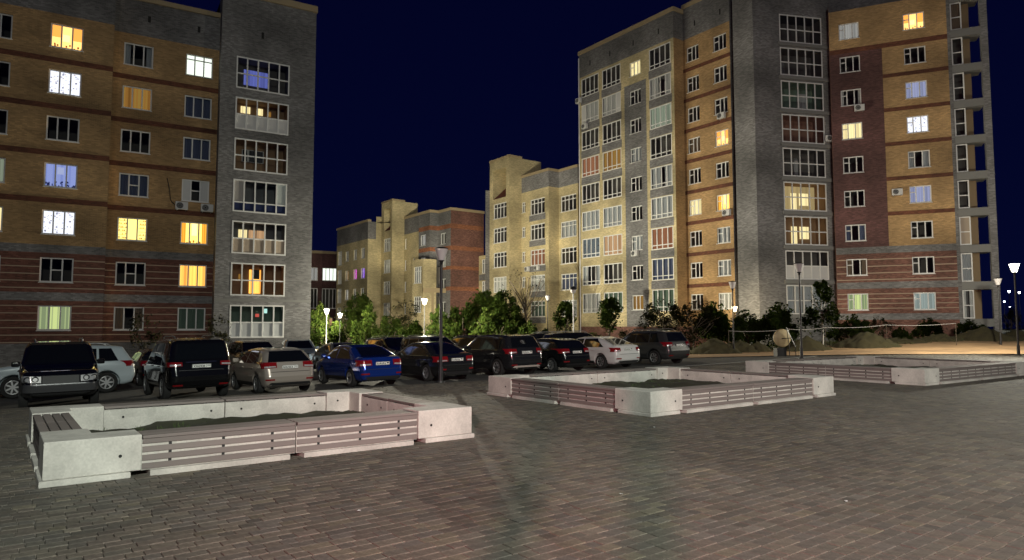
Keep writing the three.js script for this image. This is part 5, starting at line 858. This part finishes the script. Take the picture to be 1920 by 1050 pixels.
plant('bushA', 'leafy_bush', 'yellow green bush under the lamp at the end of the left block', 603, 68, 5.46, 4.16, { group: CY });
plant('treeG', 'leafy_tree', 'green tree behind the lit lamps of the courtyard house', 668, 76, 6.76, 4.68);
plant('bushA', 'leafy_bush', 'bright green bush beside the tall lit window corner', 688, 64, 5.07, 3.38, { group: CY });
plant('bushD', 'leafy_bush', 'dark bush between the two lit courtyard lamps', 657, 72, 4.42, 3.64, { group: CY });
plant('bushB', 'leafy_bush', 'low green bush at the foot of the stair tower', 735, 66, 4.03, 4.42, { group: CY });
plant('sapling', 'young_tree', 'thin leaved young tree in front of the pale stair tower', 757, 70, 5.46, 3.90);
plant('bushB', 'leafy_bush', 'low bush left of the lit white lamp pole', 775, 63, 3.38, 3.38, { group: CY });
plant('bushA', 'leafy_bush', 'bright green bush right of the lit white lamp pole', 826, 61, 4.55, 3.77, { group: CY });
plant('bushB', 'leafy_bush', 'wide green bush under the red brick end wall', 868, 64, 5.07, 4.94, { group: CY });
plant('treeG', 'leafy_tree', 'green tree under the open porch frame', 905, 66, 6.11, 4.42);
plant('treeG', 'leafy_tree', 'tall green tree under the annex windows', 950, 64, 5.98, 3.90);
plant('bushB', 'leafy_bush', 'wide green bush before the annex', 925, 58, 4.29, 4.68, { group: CY });
plant('bushA', 'leafy_bush', 'leafy bush at the foot of the bare tree', 965, 60, 3.90, 3.90, { group: CY });
plant('bare', 'bare_tree', 'nearly leafless tree in front of the five storey yellow house', 985, 66, 8.19, 4.42);
plant('bushD', 'dark_bush', 'dark bush before the five storey yellow house', 1000, 57, 2.86, 3.38, { group: CY });
plant('treeR', 'round_tree', 'dark round crowned tree behind the white lamp pole', 1060, 60, 4.60, 2.20);
plant('treeR', 'round_tree', 'dark round crowned tree before the end bays of the nine storey wing', 1142, 56, 4.60, 2.40);
plant('bushD', 'dark_bush', 'low dark hedge bush under the nine storey wing', 1115, 52, 1.70, 3.20);
plant('bushO', 'shrub', 'brownish shrub under the nine storey wing beside the hedge', 1180, 52, 1.90, 2.60);
plant('bushO', 'shrub', 'loose olive shrub before the ground floor bay window', 1240, 50, 4.08, 3.60);
plant('bushO', 'shrub', 'tall olive shrub before the recessed bay', 1300, 49, 3.84, 3.84);
plant('bushD', 'dark_bush', 'dark wide bush behind the unlit lamp before the grey tower', 1345, 50, 3.84, 4.08);
plant('bushD', 'dark_bush', 'dark bush right of the lit short lamp', 1400, 50, 3.12, 3.60);
plant('bushD', 'dark_bush', 'black hedge bush behind the round sculpture', 1462, 49, 3.60, 3.84);
plant('birch', 'birch_tree', 'young birch with white trunk before the tower balconies', 1540, 47, 5.0, 3.0, { y: -0.05 });
plant('bushD', 'dark_bush', 'dark bush right of the young birch', 1590, 49, 2.40, 3.60);
plant('bushO', 'shrub', 'thin shrub under the striped wall', 1650, 51, 2.10, 2.40);
plant('bushD', 'dark_bush', 'bush under the pale blue ground floor window', 1735, 52, 1.90, 2.80);
plant('bushD', 'dark_bush', 'bush at the foot of the loggias', 1822, 54, 1.80, 2.80);
plant('bushD', 'dark_bush', 'bush between mounds under the striped wall', 1690, 50, 1.30, 1.80);
plant('sapling', 'young_tree', 'young tree in front of the left block striped wall', 275, 34, 3.30, 1.70);
plant('sapling', 'young_tree', 'thin young tree by the edge of the balcony tower', 410, 36, 3.20, 1.70);
plant('bushO', 'shrub', 'thin roadside shrub beside the far lamps', 1895, 60, 3.00, 2.40);
{ // rough grass verge in front of the mounds
  const q = new QB(); for (let i = 0; i < 9000; i++) { const D = rr(45, 58), X = at(rr(1290, 1990), D); if (D < 48.3 + Math.max(0, X - 26) * 0.3) continue; const y = gh(X, D) - 0.12, a = rr(0, 6.28), h = rr(0.12, 0.4), dx = Math.cos(a) * 0.03, dz = Math.sin(a) * 0.03, lx = rr(-0.1, 0.1); q.quad([X - dx, y, -D - dz], [X + dx, y, -D + dz], [X + dx * 0.2 + lx, y + h, -D + dz * 0.2], [X - dx * 0.2 + lx, y + h, -D - dz * 0.2]); }
  const m = mesh('grass', q.geo(), std([0.05, 0.055, 0.022], 0.95, { side: THREE.DoubleSide }), scene); m.userData = { kind: 'stuff', label: 'rough grass on the verge before the dirt mounds', category: 'grass' };
}
/* ---------------------------------------------------------------- dirt mounds, tape, sculpture, fence */
const dirtMat = new THREE.MeshStandardMaterial({ map: soilTex, color: lin(0.85, 0.78, 0.66), roughness: 1 });
function mound(label, px, D, w, h, dark) {
  const X = at(px, D), T = thing('dirt_mound', label, 'dirt mound', [X, gh(X, D) - 0.15, -D], 0, 'dirt mounds in front of the tower');
  const n = 40, g = new THREE.PlaneGeometry(w * 1.2, w * 1.2, n, n).rotateX(-Math.PI / 2), p = g.attributes.position, s = px * 0.37;
  for (let i = 0; i < p.count; i++) { const x = p.getX(i), z = p.getZ(i), r = Math.hypot(x, z) / (w * 0.5), ang = Math.atan2(z, x); const k = Math.max(0, 1 - r * (1 + 0.22 * noise.noise(Math.cos(ang) * 1.5 + s, Math.sin(ang) * 1.5, 0))); p.setY(i, 0.8 * h * Math.pow(k, 0.85) * (1 + 0.2 * noise.noise(x * 1.3 + s, z * 1.3, 3)) + 0.12 * noise.noise(x * 3, z * 3, s) * (k > 0 ? 1 : 0) - (k > 0 ? 0 : 0.2)); }
  g.computeVertexNormals(); mesh('heap', g, dirtMat, T);
  const cl = []; for (let i = 0; i < 14; i++) { const a = rr(0, 6.28), r = rr(0.3, 0.52) * w; cl.push(new THREE.IcosahedronGeometry(rr(0.05, 0.14), 0).translate(Math.cos(a) * r, 0.16, Math.sin(a) * r)); } mesh('clods', merge(cl), dirtMat, T);
}
mound('reddish mound beside the end of the car row', 1340, 46, 4.2, 1.5, true); mound('low brown mound behind the unlit lamp', 1385, 47, 3.4, 1.3, true); mound('small pale mound left of the round sculpture', 1418, 47, 2.4, 1.1);
mound('pale mound behind the lamp beside the sculpture', 1510, 46, 3.6, 1.4); mound('largest peaked pale mound under the striped wall', 1622, 47, 4.6, 1.55); mound('low spread mound under the striped wall', 1690, 50, 4.4, 0.9); mound('low pale mound under the pale blue window', 1757, 51, 3.6, 1.0); mound('wide mound at the foot of the loggias', 1838, 52, 5.2, 1.5); mound('low mound right of the loggias', 1905, 56, 4.6, 1.2);
{
  const T = thing('barrier_tape', 'white barrier tape strung on stakes before the dirt mounds', 'tape'); const S = [[1365, 45], [1478, 45], [1546, 45.6], [1660, 46], [1790, 46]].map(([px, D]) => [at(px, D), D]);
  for (let i = 0; i < S.length; i++) { const y = gh(...S[i]); mesh('stake', rod([S[i][0], y - 0.1, -S[i][1]], [S[i][0], y + 1.55, -S[i][1]], 0.018), barkMat, T); if (i) { const q = new QB(), a = S[i - 1], b = S[i]; for (let k = 0; k < 16; k++) { const f = t => { const x = a[0] + (b[0] - a[0]) * t, D = a[1] + (b[1] - a[1]) * t; return [x, gh(...a) * (1 - t) + gh(...b) * t + 1.5 - 0.35 * t * (1 - t), -D + 0.03]; }; const p = f(k / 16), r = f((k + 1) / 16); q.quad([p[0], p[1] - 0.012, p[2]], [r[0], r[1] - 0.012, r[2]], [r[0], r[1] + 0.012, r[2]], [p[0], p[1] + 0.012, p[2]]); } mesh('tape', q.geo(), M.panelgrey, T); } }
}
{ // round sculpture: cream disc with a dark crescent on a black plinth, with a slanted frame
  const D = 39.5, X = at(1460, D), T = thing('round_sculpture', 'round cream disc sculpture with dark crescent on a black plinth', 'sculpture', [X, gh(X, D) - 0.05, -D], 0.1);
  mesh('plinth', new RoundedBoxGeometry(0.56, 0.56, 0.5, 2, 0.02).translate(0, 0.25, 0), M.black, T);
  const cres = new THREE.Shape(); cres.absarc(0, 0, 0.66, 0, 6.2832, false); const cut = new THREE.Path(); cut.absarc(0.16, -0.04, 0.49, 0, 6.2832, true); cres.holes.push(cut);
  mesh('crescent', new THREE.ExtrudeGeometry(cres, { depth: 0.14, bevelEnabled: true, bevelSize: 0.015, bevelThickness: 0.015, bevelSegments: 2, curveSegments: 48 }).translate(-0.06, 1.14, -0.07), M.black, T);
  const disc = new THREE.SphereGeometry(0.52, 40, 24); disc.scale(1, 1, 0.3); mesh('disc', disc.translate(0.12, 1.1, 0.06), new THREE.MeshStandardMaterial({ color: lin(0.75, 0.62, 0.36), map: concTexMap, roughness: 0.5, bumpMap: concTexMap, bumpScale: 0.03 }), T);
  mesh('frame_leg', rod([0.28, 1.7, 0.3], [0.42, 0.56, 0.3], 0.022), M.black, T); mesh('frame_leg', rod([0.26, 1.7, 0.3], [0.78, 0.6, 0.3], 0.022), M.steel, T); mesh('frame_bar', rod([-0.02, 1.08, 0.3], [0.72, 1.1, 0.3], 0.02), M.black, T); mesh('frame_foot', merge([rod([0.42, 0.56, 0.3], [0.42, 0, 0.3], 0.022), rod([0.78, 0.6, 0.3], [0.8, 0, 0.3], 0.022)]), M.black, T);
}
{ const D = 60, X = at(586, D), y = gh(X, D), T = thing('low_fence', 'low pale timber fence beside the lit lamp at the end of the left block', 'fence', [X, y, -D], 0.1);
  for (let i = 0; i < 4; i++) mesh('post', boxGeo(i * 0.75 - 0.04, i * 0.75 + 0.04, 0, 0.8, -0.04, 0.04), M.panelbeige, T); for (const h of [0.3, 0.66]) mesh('rail', boxGeo(-0.1, 2.4, h, h + 0.08, 0.041, 0.07), M.panelbeige, T); }

for (let i = 0; i < 9; i++) { // scraps of paper lying about on the paving
  const D = rr(5, 12), X = rr(-0.5, 0.6) * D; if (X < 0.4 && D > 6.2) continue;
  const g = thing('paper_scrap', 'tiny white paper scrap lying on the open paving', 'litter', [X, gh(X, D) + 0.004, -D], rr(0, 6), 'paper scraps on the paving');
  const p = new THREE.PlaneGeometry(0.035, 0.025, 4, 3).rotateX(-Math.PI / 2), a = p.attributes.position; for (let k = 0; k < a.count; k++) a.setY(k, rr(0, 0.008)); p.computeVertexNormals(); mesh('paper', p, M.panelwhite, g);
}
renderer.render(scene, camera);
